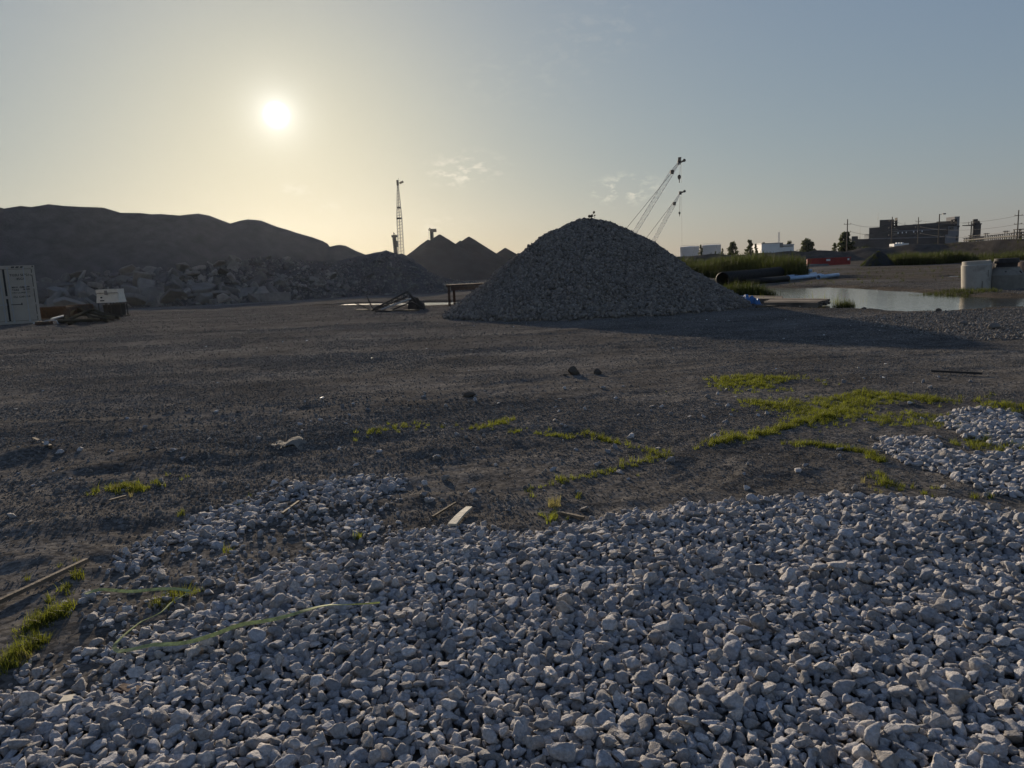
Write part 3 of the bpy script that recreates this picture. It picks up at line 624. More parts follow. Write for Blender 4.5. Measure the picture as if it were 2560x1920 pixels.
# ---------------------------------------------------------------- tanks, white building, power plant
def tank(label, x0, x1, ytop, Y):
    a = AT(*Q(x0, ytop), Y); b = AT(*Q(x1, ytop), Y); r = (b.x - a.x) / 2; c = (a + b) / 2; z = c.z
    root = thing('storage_tank', label, 'storage tank', (c.x, Y, 0), 'white storage tanks beyond the bank')
    m = MB(); m.lathe((c.x, Y, 0), [(r, 0), (r, z - .25), (r * 1.012, z - .2), (r * 1.012, z)], 64); m.build('shell', 'tank_paint', root, True)
    m = MB(); m.lathe((c.x, Y, 0), [(r * 1.012, z), (r * .98, z + .12), (.05, z + r * .08)], 64); m.build('roof', 'tank_paint', root, True)
    m = MB()
    for k in range(48):
        t0 = 2 * math.pi * k / 48; t1 = 2 * math.pi * (k + 1) / 48
        p = lambda t, zz: Vector((c.x + r * math.cos(t), Y + r * math.sin(t), zz)); m.bar(p(t0, z + .9), p(t1, z + .9), .03, 3); m.bar(p(t0, z), p(t0, z + .9), .03, 3)
    m.build('railing', 'steel_light', root)
    m = MB(); m.bar((c.x - r * .3, Y - r, 0), (c.x + r * .35, Y - r * .96, z), .12, 4); m.build('stair', 'steel_light', root)
tank('left white cylindrical storage tank, slightly lower, beyond the dark bank', 1700, 1747, 617.5, 420)
tank('right white cylindrical storage tank, slightly higher, beyond the dark bank', 1754.5, 1801.5, 613.5, 400)
def white_building():
    Y = 350; a = AT(*Q(1904, 610), Y); b = AT(*Q(1949, 608), Y); c = AT(*Q(1987, 609), Y)
    root = thing('warehouse', 'long pale two-part building in front of the far treetops', 'building', (b.x, Y, 0))
    m = MB(); m.box(((a.x + b.x) / 2, Y + 8, a.z / 2), (b.x - a.x, 16, a.z)); w = m.build('wall', 'white_paint', root)
    m = MB(); m.box(((b.x + c.x) / 2 + .01, Y + 10, c.z / 2 - .2), (c.x - b.x, 18, c.z - .4)); m.build('wall', 'white_paint', root)
    m = MB(); m.box(((a.x + b.x) / 2, Y + 8, a.z + .15), (b.x - a.x + .4, 16.4, .3)); m.box(((b.x + c.x) / 2 + .3, Y + 10, c.z - .25), (c.x - b.x - .3, 18.3, .3)); m.build('roof', 'steel_light', root)
    m = MB(); m.box(((b.x + c.x) / 2, Y + .9, 8.2), (c.x - b.x - 1.2, .25, .5)); m.build('band', 'steel_grey', root)
    m = MB(); m.box((b.x + 1.2, Y + .92, 8.8), (1.5, .25, 2.2)); m.build('door', 'steel_grey', root)
    m = MB(); t = AT(*Q(1947.5, 581), Y + 25); lattice(m, (t.x, Y + 25, 0), t, 1.2, .5, 30, .06); m2 = m
    r2 = thing('radio_mast', 'thin lattice radio mast standing behind the pale building', 'mast', (t.x, Y + 25, 0)); m2.build('lattice_mast', 'crane_white', r2)
    m = MB(); m.bar(t, t + Vector((.9, 0, .6)), .06, 4); m.bar(t, t + Vector((-.9, 0, .4)), .06, 4); m.build('antenna', 'crane_white', r2)
white_building()

def power_plant():
    Lp = lambda x, y, Y: AT(*Q(x, y), Y)
    YL, YR = 428.0, 408.0
    x0, x1 = Q(2173, 0)[0], Q(2390, 0)[0]
    def yy(x): return YL + (YR - YL) * (x - 2173) / (2390 - 2173)
    a = Lp(2173, 570, YL); b = Lp(2390, 600, YR); u = Vector((b.x - a.x, b.y - a.y, 0)).normalized(); v = Vector((-u.y, u.x, 0))
    def pt(x, y, off=0): p = Lp(x, y, yy(x)); return p + v * off
    def block(m, xa, xb, ytop, dep, off=0, z0=0, ytop2=None):
        p = pt(xa, ytop); q = pt(xb, ytop2 or ytop); zt = (p.z + q.z) / 2; zs = [p.z, q.z, q.z, p.z]; p = Vector((p.x, p.y, 0)) + v * off; q = Vector((q.x, q.y, 0)) + v * off
        ring = [p, q, q + v * dep, p + v * dep]; m.hexa([r + Vector((0, 0, z0)) for r in ring], [r + Vector((0, 0, zz)) for r, zz in zip(ring, zs)]); return zt
    root = thing('power_plant', 'big dark industrial building with stair tower on its roof and tall end tower', 'power plant', ((a.x + b.x) / 2, (YL + YR) / 2, 0))
    m = MB(); zt = block(m, 2173, 2342, 569.8, 40, ytop2=556.5); hall = m.build('hall_wall', 'plant_wall', root)
    m = MB(); block(m, 2342, 2379, 554, 38, off=.4, ytop2=552.5); m.build('hall_wall', 'plant_wall', root)
    m = MB(); block(m, 2199, 2235, 549.5, 18, off=3, ytop2=547.8); tb = m.build('roof_tower', 'plant_wall', root)
    m = MB(); block(m, 2371, 2391, 566, 20, off=-2.5, ytop2=565.5); m.build('annex_wall', 'plant_wall_light', root)
    m = MB(); block(m, 2363, 2389, 587, 12, off=-7, ytop2=586.5); m.build('annex_wall', 'plant_wall_light', root)
    p = pt(2390, 541); q = pt(2406.5, 540); m = MB(); m.box(((p.x + q.x) / 2, p.y + 5, q.z / 2), (q.x - p.x, 8, q.z)); et = m.build('end_tower', 'plant_wall_light', root)
    m = MB(); m.box(((p.x + q.x) / 2, p.y + 5, pt(2398, 565.5).z), (q.x - p.x + .3, 8.3, .8)); m.build('band', 'plant_band', et.parent)
    m = MB(); block(m, 2142, 2173, 597.8, 25, off=2, ytop2=596.8); m.build('wing_wall', 'plant_wall', root)
    m = MB(); block(m, 2128, 2142, 590.5, 10, off=4, ytop2=590); m.build('wing_wall', 'plant_band', root)
    # bands, joints and windows on the long wall
    def strip(xa, xb, y, y2, hgt, mt, nm, off=-.25, par=root):
        m = MB(); p = pt(xa, y); q = pt(xb, y2); ring = [Vector((p.x, p.y, p.z)) + v * off, Vector((q.x, q.y, q.z)) + v * off, Vector((q.x, q.y, q.z)) + v * .2, Vector((p.x, p.y, p.z)) + v * .2]
        m.hexa([r - Vector((0, 0, hgt)) for r in ring], ring); return m.build(nm, mt, par)
    strip(2174, 2230, 581, 579, .7, 'plant_band', 'band'); strip(2236, 2369, 568, 559, .8, 'plant_band', 'band')
    strip(2236, 2366, 577, 571.5, .5, 'plant_wall_light', 'band'); strip(2175, 2362, 586, 580, 1.0, 'plant_band', 'band'); strip(2175, 2362, 596, 591, .5, 'plant_wall_light', 'band')
    for k in range(13):
        x = 2240 + k * 9.3; y = 584.5 - (x - 2240) * .045; strip(x, x + 5.5, y, y - .25, 2.0, 'plant_glass', 'window', off=-.12)
    for k in range(15):
        x = 2180 + k * 12; y = 590.2 - (x - 2180) * .04; strip(x, x + 7.5, y, y - .3, 1.6, 'plant_glass', 'window', off=-.12)
    for x, y in ((2244, 580.5), (2254.5, 579.8), (2264.5, 578.8), (2283, 577.4), (2293, 576.6), (2304, 576)):
        strip(x, x + 2.6, y, y - .1, .9, 'lamp_white', 'wall_lamp', off=-.6)
    for k in range(3):
        m = MB(); p = pt(2234, 553 + 6 * k); m.box(p + Vector((.3, -1, 0)), (1.6, 2.5, .5)); m.box(p + Vector((.9, -1, 1.0)), (.15, 2.5, 1.6)); m.build('balcony', 'steel_dark', root)
    for k in range(4):
        m = MB(); p = pt(2231, 575 + 4.3 * k); m.box(p + v * -1 + Vector((1.2, 0, 0)), (3.2, 1.6, .3)); m.bar(p + v * -1.8 + Vector((-.4, 0, 1.0)), p + v * -1.8 + Vector((2.8, 0, 1.0)), .06, 3); m.build('balcony', 'steel_grey', root)
    m = MB(); A = [pt(2378, 551, -3), pt(2390, 549, -3), pt(2390, 563, -3), pt(2378, 564, -3)]
    for s, e in ((0, 1), (1, 2), (2, 3), (3, 0), (0, 2), (1, 3)): m.bar(A[s], A[e], .3, 4)
    A2 = [k_ + v * 4 for k_ in A]
    for s, e in ((0, 1), (1, 2), (2, 3), (3, 0)): m.bar(A2[s], A2[e], .3, 4); m.bar(A[s], A2[s], .3, 4)
    m.build('steel_frame', 'steel_dark', root)
    m = MB(); p = pt(2379, 571, -2.8); m.box(p + Vector((1, 0, 0)), (4.2, .5, 1.5)); m.build('opening', 'plant_glass', root); m = MB(); p = pt(2384.5, 596, -7.2); m.box(p + Vector((1, 0, 0)), (1.0, .5, 2.6)); m.build('opening', 'plant_glass', root)
    for x, y0, y1 in ((2208.5, 549, 529), (2163, 597, 561), (2169, 588, 584), (2277, 563, 553), (2329, 557, 551.5)):
        m = MB(); p = pt(x, y1); m.bar((p.x, p.y + 6, pt(x, y0).z), (p.x, p.y + 6, p.z), .12, 4, .05); m.build('antenna', 'steel_grey', root)
    m = MB()
    for k in range(4): p = pt(2162 + 3 * k, 585, 3); m.bar(p, p - Vector((0, 0, 2.6)), .1, 4)
    for k in range(2): m.bar(pt(2160, 585.5 + 4 * k, 3), pt(2173, 585 + 4 * k, 3), .12, 4)
    m.build('railing', 'steel_dark', root)
    # silo and the gantry between it and the end tower
    Y = 380; a = Lp(2433.5, 562, Y); b = Lp(2450.5, 562, Y); c = (a + b) / 2; r = (b.x - a.x) / 2; zb = Lp(2442, 592, Y).z; zt = a.z
    root = thing('silo', 'dark ribbed silo with stacked vents on legs right of the end tower', 'silo', (c.x, Y, 0))
    m = MB(); m.lathe((c.x, Y, 0), [(r, zb), (r * 1.02, zt), (r * 1.3, zt + .05), (r * 1.3, zt + .5), (.05, zt + .6)], 28); m.build('body', 'plant_wall', root, False)
    for k in range(10):
        an = -math.pi * (k + .5) / 10; mm = MB(); mm.bar((c.x + r * 1.02 * math.cos(an), Y + r * 1.02 * math.sin(an), zb), (c.x + r * 1.04 * math.cos(an), Y + r * 1.04 * math.sin(an), zt), .1, 3); mm.build('rib', 'plant_band', root)
    m = MB(); m.box((c.x, Y, zb - 1.1), (r * 2.7, r * 2.5, 2.2)); m.build('skirt', 'plant_wall_light', root)
    for sx, sy in ((-1, -1), (1, -1), (1, 1), (-1, 1)):
        m = MB(); m.bar((c.x + sx * r * 1.2, Y + sy * r * 1.1, 0), (c.x + sx * r * 1.2, Y + sy * r * 1.1, zb - 2.2), .35, 4); m.build('leg', 'steel_dark', root)
    m = MB(); t = Lp(2440, 548, Y); m.bar((t.x - .3, Y, zt + .5), (t.x - .3, Y, t.z), 1.15, 10); m.bar((t.x + 1.0, Y, zt + .5), (t.x + 1.0, Y, zt + (t.z - zt) * .7), .8, 8); t2 = Lp(2448.5, 555, Y); m.bar((t2.x, Y, zt + .5), (t2.x, Y, t2.z), .55, 8, .25); m.build('vent', 'steel_dark', root)
    m = MB(); p0 = Lp(2425, 554, Y); p1 = Lp(2432, 563, Y)
    for X in (p0.x, p1.x):
        for dy in (-1, 1): m.bar((X, Y + dy, p1.z), (X, Y + dy, p0.z), .12, 4)
    for zz in (p0.z, (p0.z + p1.z) / 2): m.bar((p0.x, Y - 1, zz), (p1.x, Y - 1, zz), .12, 4)
    m.box(((p0.x + p1.x) / 2, Y, p1.z), (p1.x - p0.x + 3, 2.4, .5)); m.build('platform', 'steel_dark', root)
    m = MB(); q0 = Lp(2428.5, 563, Y); m.bar((q0.x, Y, 0), (q0.x, Y, q0.z), .3, 6); m.build('support', 'steel_dark', root)
    q = Lp(2406, 564, Y); m = MB(); m.bar((q.x, Y, q.z), (p0.x, Y, p1.z), .3, 4); m.bar((q.x, Y, q.z + 1.2), (p0.x, Y, p1.z + 1.2), .07, 4); m.build('gantry', 'steel_dark', root)
    # pipe trestle along the top of the bank
    pa = Lp(2409, 601, 300); pb = Lp(2620, 582, 180)
    root = thing('pipe_trestle', 'long pipe trestle running along the bank top from the silo', 'pipe rack', (pa.x, pa.y, 0))
    m = MB(); m.bar(pa, pb, .26, 6); m.build('pipe', 'steel_dark', root)
    m = MB(); m.bar(pa + Vector((0, 0, 1.5)), pb + Vector((0, 0, 1.0)), .08, 4); m.build('railing', 'steel_dark', root)
    n = 20
    for k in range(n + 1):
        p = pa + (pb - pa) * (k / n); big = k % 5 == 2
        m = MB(); m.bar((p.x, p.y - .5, 0), (p.x, p.y - .5, p.z + (1.8 if big else .9)), .16, 4); m.bar((p.x + .8, p.y - .3, 0), (p.x + .8, p.y - .3, p.z + (1.8 if big else 1.0)), .14, 4)
        m.bar((p.x - .6, p.y - .5, p.z + (1.6 if big else .8)), (p.x + 1.4, p.y - .5, p.z + (1.6 if big else .8)), .13, 4); m.build('bent', 'steel_dark', root)
    # stair platform at the edge
    Y = 190; a = Lp(2549, 573, Y); b = Lp(2575, 592, Y)
    root = thing('steel_platform', 'open steel stair platform on the bank beside the last utility pole', 'platform', (a.x, Y, 0))
    for X in (a.x, a.x + 1.7, a.x + 3.4):
        for dy in (0, 2): m = MB(); m.bar((X, Y + dy, 0), (X, Y + dy, a.z), .13, 4); m.build('post', 'steel_dark', root)
    for zz in (a.z, a.z - .8, b.z): m = MB(); m.box((a.x + 1.7, Y + 1, zz), (3.9, 2.3, .16)); m.build('deck', 'steel_dark', root)
    m = MB(); m.bar((a.x, Y, b.z), (a.x + 1.7, Y, a.z - .8), .1, 4); m.bar((a.x + 1.7, Y, b.z), (a.x, Y, a.z - .8), .1, 4); m.bar((a.x + 1.7, Y, b.z), (a.x + 3.4, Y, a.z - .8), .1, 4); m.build('brace', 'steel_dark', root)
power_plant()

def trailer():
    Y = 175; a = AT(*Q(2229.5, 606.5), Y); b = AT(*Q(2265.5, 616), Y); z0 = b.z; z1 = a.z - .3
    root = thing('white_trailer', 'low white trailer parked in front of the dark plant wall', 'trailer', ((a.x + b.x) / 2, Y, z0 - .9))
    m = MB(); m.box(((a.x + b.x) / 2, Y, (z0 + z1) / 2), (b.x - a.x, 2.2, z1 - z0)); m.build('body', 'white_paint', root)
    for s in (-.5, .1, .7): m = MB(); m.box(((a.x + b.x) / 2 + s, Y, z1 + .12), (.4, .6, .24)); m.build('roof_vent', 'white_paint', root)
    for s in (-.9, .9): m = MB(); m.bar(((a.x + b.x) / 2 + s, Y - 1.05, z0 - .4), ((a.x + b.x) / 2 + s, Y - .75, z0 - .4), .42, 14); m.build('wheel', 'gasket', root)
    m = MB(); m.box((a.x - .6, Y, z0 + .1), (1.2, .15, .12)); m.build('drawbar', 'steel_dark', root)
trailer()
POLES = []
def pole(label, x, ytop, ybot, Y, arms=3, lamp=False, lean=0):
    t = AT(*Q(x, ytop), Y); root = thing('utility_pole', label, 'utility pole', (t.x, Y, 0), 'utility poles along the bank')
    m = MB(); m.bar((t.x - lean, Y, 0), t, .17, 8, .11); m.build('post', 'pole_wood', root); at = []
    for k in range(arms):
        z = t.z - 1.2 - k * 1.9; m = MB(); m.bar((t.x - .9, Y, z), (t.x + .9, Y, z), .07, 4); m.build('crossarm', 'pole_wood', root); at.append(Vector((t.x + .8, Y, z + .1)))
        for s in (-.8, .8): m = MB(); m.bar((t.x + s, Y, z + .05), (t.x + s, Y, z + .3), .06, 6); m.build('insulator', 'steel_grey', root)
    if lamp: m = MB(); m.bar(t + Vector((0, 0, -.2)), t + Vector((1.0, 0, .1)), .06, 4); m.box(t + Vector((1.1, 0, .0)), (.7, .35, .3)); m.build('lamp_head', 'steel_grey', root)
    POLES.append(at)
pole('utility pole rising in front of the large rounded tree', 2119, 548, 622, 185)
pole('utility pole crossing the stair tower of the dark plant', 2231, 542, 615, 205)
pole('utility pole standing against the middle of the dark plant wall', 2296.5, 543, 610, 230)
pole('light pole with lamp head in front of the plant annex', 2349, 535, 608, 180, arms=0, lamp=True)
pole('last utility pole to the right, beside the steel platform', 2547, 525, 592, 170)
for k in range(3):
    pts = [POLES[i][k] for i in (0, 1, 2, 4)]; pts.append(AT(2330, 470 + 12 * k, 165)); pts.insert(0, pts[0].copy())
    m = MB(); path = []
    for a, b in zip(pts[1:-1], pts[2:]):
        for q in range(12): t = q / 12; p = a.lerp(b, t); p.z -= 4 * t * (1 - t) * 1.2; path.append(p)
    path.append(pts[-1]); m.tube(path, .03, 4); o = m.build('power_line', 'wire')
    tag(o, ('topmost', 'middle', 'lowest')[k] + ' power line strung between the utility poles over the plant', 'power line', 'power lines')

# ---------------------------------------------------------------- stones: shapes shared by the beds and piles
STONES = [rock_mesh('stone_shape', 100 + i, 3, (1, random.uniform(.6, .95), random.uniform(.48, .82)), 13, .13, .36, .8, relax=0) for i in range(26)]
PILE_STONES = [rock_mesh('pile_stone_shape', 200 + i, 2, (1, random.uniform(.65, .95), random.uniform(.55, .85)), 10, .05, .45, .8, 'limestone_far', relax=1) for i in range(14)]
PEBBLES = [rock_mesh('pebble_shape', 300 + i, 1, (1, random.uniform(.65, .95), random.uniform(.4, .8)), 6, .06, .5, .85, 'pebble', relax=0) for i in range(12)]
def slab_mesh(name, seed, thick):
    """a broken slab: an irregular polygon with its own thickness and chipped corners"""
    rd = random.Random(seed); n = rd.randint(4, 7); an = sorted(2 * math.pi * (k + rd.uniform(-.3, .3)) / n for k in range(n)); el = rd.uniform(.45, .9)
    top = [Vector((math.cos(t) * rd.uniform(.75, 1.1), math.sin(t) * el * rd.uniform(.75, 1.1), thick * rd.uniform(.8, 1.2))) for t in an]
    bot = [Vector((p.x * rd.uniform(.85, 1.1), p.y * rd.uniform(.85, 1.1), -thick * rd.uniform(.8, 1.2))) for p in top]
    mid = [(p + q) * .5 * rd.uniform(.98, 1.1) for p, q in zip(top, bot)]
    bm = bmesh.new()
    for p in top + bot + mid: bm.verts.new(p)
    bmesh.ops.convex_hull(bm, input=bm.verts); bmesh.ops.bevel(bm, geom=list(bm.edges), offset=.03, segments=1, affect='EDGES', clamp_overlap=True)
    me = bpy.data.meshes.new(name); bm.to_mesh(me); bm.free(); me.materials.append(MATS['concrete_rubble']); return me
def hull_mesh(name, seed):
    rd = random.Random(seed); bm = bmesh.new(); sq = (1, rd.uniform(.6, .95), rd.uniform(.45, .8))
    for _ in range(15):
        v = Vector((rd.gauss(0, 1), rd.gauss(0, 1), rd.gauss(0, 1))).normalized() * rd.uniform(.8, 1.05); bm.verts.new((v.x * sq[0], v.y * sq[1], v.z * sq[2]))
    g = bmesh.ops.convex_hull(bm, input=bm.verts); bmesh.ops.delete(bm, geom=[v for v in bm.verts if not v.link_faces], context='VERTS')
    bmesh.ops.bevel(bm, geom=list(bm.edges), offset=.05, segments=1, affect='EDGES', clamp_overlap=True)
    me = bpy.data.meshes.new(name); bm.to_mesh(me); bm.free(); me.materials.append(MATS['concrete_rubble']); return me
SLABS = [slab_mesh('slab_shape', 400 + i, random.uniform(.10, .24)) for i in range(18)]
BOULDERS = [hull_mesh('boulder_shape', 450 + i) for i in range(12)]
variant_set('stone_shapes', STONES); variant_set('pile_stone_shapes', PILE_STONES); variant_set('pebble_shapes', PEBBLES); variant_set('rubble_shapes', SLABS + BOULDERS)

def pack(cands, radii, fac=.86):
    """greedy packing of discs: larger ones first; returns kept indices"""
    order = np.argsort(-radii); cell = max(.03, float(radii.max()) * 2.3 * fac); grid = {}; keep = []
    for i in order:
        x, y = cands[i]; r = radii[i]; cx, cy = int(x // cell), int(y // cell); ok = True
        for a in (-1, 0, 1):
            for b in (-1, 0, 1):
                for (x2, y2, r2) in grid.get((cx + a, cy + b), ()):
                    if (x - x2) ** 2 + (y - y2) ** 2 < ((r + r2) * fac) ** 2: ok = False; break
                if not ok: break
            if not ok: break
        if ok: grid.setdefault((cx, cy), []).append((x, y, r)); keep.append(i)
    return np.array(keep)

def gravel_bed():
    bed = bpy.data.objects.new('gravel_bed', None); COL.objects.link(bed); bed['kind'] = 'structure'
    P = []; Rd = []
    def add(poly, n, rng, bbox, pfun=None):
        x = RNG.uniform(bbox[0], bbox[1], n); y = RNG.uniform(bbox[2], bbox[3], n); c = np.stack([x, y], 1)
        d = poly_sd(c, poly); edge = fbm(x * 2.5, y * 2.5, 3) * .25
        pr = sst(.10, -.12, d + edge)
        if pfun is not None: pr = pr * pfun(x, y)
        k = RNG.random(n) < pr; c = c[k]; P.append(c); Rd.append(RNG.uniform(rng[0], rng[1], len(c)))
    bb = (-5.0, 6.4, 1.1, 5.5)
    add(GRAVEL, 2500, (.026, .034), bb); add(GRAVEL, 64000, (.018, .0245), bb); add(GRAVEL, 140000, (.013, .019), bb); add(GRAVEL, 180000, (.007, .013), bb)
    for g, n in ((GR2, 5000), (GR3, 5000)):
        b2 = (g[:, 0].min() - .3, g[:, 0].max() + .3, g[:, 1].min() - .3, g[:, 1].max() + .3); add(g, n // 2, (.026, .036), b2); add(g, n * 5, (.015, .026), b2)
    for g, n in ((GR4, 600), (GR5, 800)):
        b2 = (g[:, 0].min() - .2, g[:, 0].max() + .2, g[:, 1].min() - .2, g[:, 1].max() + .2); pf = lambda x, y: .06 + .75 * sst(-.12, .28, fbm(x * 2, y * 2, 3)); add(g, n // 2, (.026, .036), b2, pf); add(g, n * 6, (.012, .026), b2, pf)
    b2 = (SPARSE[:, 0].min(), SPARSE[:, 0].max(), SPARSE[:, 1].min(), SPARSE[:, 1].max())
    clump = lambda x, y:   .06 + .7 * sst(-.02, .35, fbm(x * 1.6 + 3, y * 1.6, 3))
    add(SPARSE, 700, (.024, .034), b2, clump); add(SPARSE, 6000, (.012, .025), b2, clump); add(SPARSE, 24000, (.006, .014), b2, clump)
    # stray stones over the yard
    n = 240; P.append(np.stack([RNG.uniform(-5, 6, n), RNG.uniform(3.6, 10, n)], 1)); Rd.append(RNG.uniform(.012, .03, n))
    P = np.concatenate(P); Rd = np.concatenate(Rd)
    k = pack(P, Rd, .80); P = P[k]; Rd = Rd[k]
    # a second loose layer lying on the dense bed
    m = 140000; c2 = np.stack([RNG.uniform(bb[0], bb[1], m), RNG.uniform(bb[2], bb[3], m)], 1); r2 = RNG.uniform(.013, .026, m) * np.where(RNG.random(m) < .05, 1.3, 1)
    d2 = poly_sd(c2, GRAVEL); s = d2 < -.08; c2, r2 = c2[s], r2[s]; k2 = pack(c2, r2, 1.12); k2 = k2[RNG.random(len(k2)) < .34]; c2, r2 = c2[k2], r2[k2]
    lay = np.concatenate([np.zeros(len(P)), np.ones(len(c2))]); P = np.concatenate([P, c2]); Rd = np.concatenate([Rd, r2])
    d = poly_sd(P, GRAVEL)
    z = H(P[:, 0], P[:, 1]) + np.maximum(Rd * np.where(lay > 0, .95, .42), .012 * sst(.02, -.1, d)) + np.where(lay > 0, .010, 0) + .012 * sst(0, -.3, d)
    scl = np.stack([Rd * 1.42] * 3, 1) * RNG.uniform(.86, 1.18, (len(P), 3))
    rot = np.stack([RNG.normal(0, .32, len(P)), RNG.normal(0, .32, len(P)), RNG.uniform(0, 6.28, len(P))], 1)
    flip = RNG.random(len(P)) < .15; rot[flip, 0] += RNG.uniform(.8, 1.6, flip.sum())
    XYZ = np.stack([P[:, 0], P[:, 1], z], 1); vid = RNG.integers(0, len(STONES), len(P))
    # the 300 that show largest are parts of their own
    cp = np.array([RC.transposed() @ Vector((x, y, zz - CAMZ)) for x, y, zz in XYZ]); px = CX + F * cp[:, 0] / -cp[:, 2]; py = CY - F * cp[:, 1] / -cp[:, 2]
    inside = (px > 12) & (px < 2200) & (py > 0) & (py < 1650); size = np.where(inside, Rd / -cp[:, 2] * (1 + .25 * lay), 0)
    big = np.argsort(-size)[:300]; rest = np.ones(len(P), bool); rest[big] = False
    for i in big:
        o = bpy.data.objects.new('stone', STONES[vid[i]]); COL.objects.link(o); o.parent = bed; o.location = XYZ[i]; o.rotation_euler = rot[i]; o.scale = scl[i]
    scatter('gravel', 'stone_shapes', XYZ[rest], rot[rest], scl[rest], vid[rest], bed)
    return P
GP = gravel_bed()

# ---------------------------------------------------------------- fine crushed stone of the yard
def yard():
    X = []; Sz = []
    def ring(n, y0, y1, xa, s0, s1, pf=None):
        y = y0 + (y1 - y0) * RNG.random(n) ** .75; x = (RNG.random(n) * 2 - 1) * (y * xa + .6)
        p = np.ones(n) if pf is None else pf(x, y)
        k = RNG.random(n) < p; X.append(np.stack([x[k], y[k]], 1)); Sz.append(RNG.uniform(s0, s1, k.sum()) * RNG.uniform(.6, 1.2, k.sum()))
    pat = lambda x, y: .25 + .75 * sst(-.2, .2, fbm(x * .5 + 7, y * .9, 3))
    left = lambda x, y: sst(1.5, -1.5, x) * pat(x, y)
    ring(110000, 3.2, 9, .78, .003, .008, pat); ring(14000, 4.5, 10, .78, .008, .020, left); ring(110000, 7, 16, .78, .005, .012, pat); ring(110000, 14, 26, .78, .007, .017, pat); ring(70000, 24, 48, .78, .011, .026, pat)
    # the coarser shore on the right
    sh = gp([(1880, 690), (1990, 680), (2120, 672), (2260, 668), (2300, 720), (2150, 735), (2010, 725)]); n = 11000
    c = np.stack([RNG.uniform(sh[:, 0].min(), sh[:, 0].max(), n), RNG.uniform(sh[:, 1].min(), sh[:, 1].max(), n)], 1); c = c[poly_sd(c, sh) < .6]; X.append(c); Sz.append(RNG.uniform(.012, .036, len(c)) * RNG.uniform(.5, 1.1, len(c)))
    P = np.concatenate(X); S = np.concatenate(Sz); bad = (poly_sd(P, GRAVEL) < -.05) | (poly_sd(P, POND) < .1) | (poly_sd(P, PUD[0]) < .1) | (np.hypot(P[:, 0] - PILE_C[0], P[:, 1] - PILE_C[1]) < 5.4)
    P, S = P[~bad], S[~bad]; n = len(P)
    scatter('crushed_stone', 'pebble_shapes', np.stack([P[:, 0], P[:, 1], H(P[:, 0], P[:, 1]) + S * .25], 1), rnd_rot(n), np.stack([S] * 3, 1) * RNG.uniform(.75, 1.3, (n, 3)), label='fine grey crushed stone covering the yard')
yard()

# ---------------------------------------------------------------- the stone pile
def pile_h(x, y):
    dx, dy = x - PILE_C[0], y - PILE_C[1]; r = np.hypot(dx, dy); an = np.arctan2(dy, dx)
    Rb = 5.55 + .22 * np.sin(2 * an + .6) + .42 * fbm(np.cos(an) * 2.0 + 4, np.sin(an) * 2.0, 4) + .45 * np.exp(-((an + .55) / .5) ** 2) + .30 * np.exp(-((an + 2.75) / .3) ** 2)
    h = (Rb - r) * .715; top = 3.56 - .12 * np.clip(dx - .1, -1.2, 1.4) ** 2 - .03 * dx
    k = .42; m = -k * np.log(np.exp(-np.clip(h, -3, 9) / k) + np.exp(-top / k))          # rounded crown
    toe = .55 * np.exp(-np.clip(r - Rb + .55, 0, 9) / .55) - .35
    return np.maximum(m, toe) + .20 * fbm(x * .6, y * .6, 3) + .07 * fbm(x * 2.1, y * 2.1, 2)
def stone_pile():
    root = thing('stone_pile', 'big cone shaped pile of grey crushed limestone standing in the middle of the yard', 'stone pile', (PILE_C[0], PILE_C[1], 0))
    g = np.linspace(-7.5, 7.5, 110); X, Y = np.meshgrid(g, g, indexing='ij'); Z = pile_h(X + PILE_C[0], Y + PILE_C[1]) - .035
    Z = np.where(np.hypot(X, Y) > 7.2, -.4, Z)
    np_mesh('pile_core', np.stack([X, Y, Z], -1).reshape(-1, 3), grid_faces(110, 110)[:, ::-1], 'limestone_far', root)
    n = 82000; a = RNG.uniform(0, 6.283, n); r = 7.0 * np.sqrt(RNG.random(n)); x = PILE_C[0] + r * np.cos(a); y = PILE_C[1] + r * np.sin(a); z = pile_h(x, y)
    k = (z > .02 + .10 * RNG.random(n)) & ((y < PILE_C[1] + 1.5) | (RNG.random(n) < .5)); x, y, z = x[k], y[k], z[k]; S = RNG.uniform(.038, .067, len(x)) * np.where(RNG.random(len(x)) < .06, 1.4, 1) * np.where((z < .45) & (RNG.random(len(x)) < .3), 1.35, 1); m = len(x)
    z = z + S * RNG.uniform(-.35, .5, m); rot = rnd_rot(m); scl = np.stack([S] * 3, 1) * RNG.uniform(.8, 1.3, (m, 3)); vid = RNG.integers(0, len(PILE_STONES), m)
    L = np.stack([x - PILE_C[0], y - PILE_C[1], z], 1); front = (y < PILE_C[1] - .3); sz = np.where(front, S / np.hypot(x, y), 0); big = np.argsort(-sz)[:300]; rest = np.ones(m, bool); rest[big] = False
    for i in big:
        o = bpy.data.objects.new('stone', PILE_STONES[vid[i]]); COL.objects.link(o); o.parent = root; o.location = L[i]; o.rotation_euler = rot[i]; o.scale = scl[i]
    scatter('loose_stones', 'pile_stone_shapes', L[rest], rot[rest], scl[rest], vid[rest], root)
stone_pile()

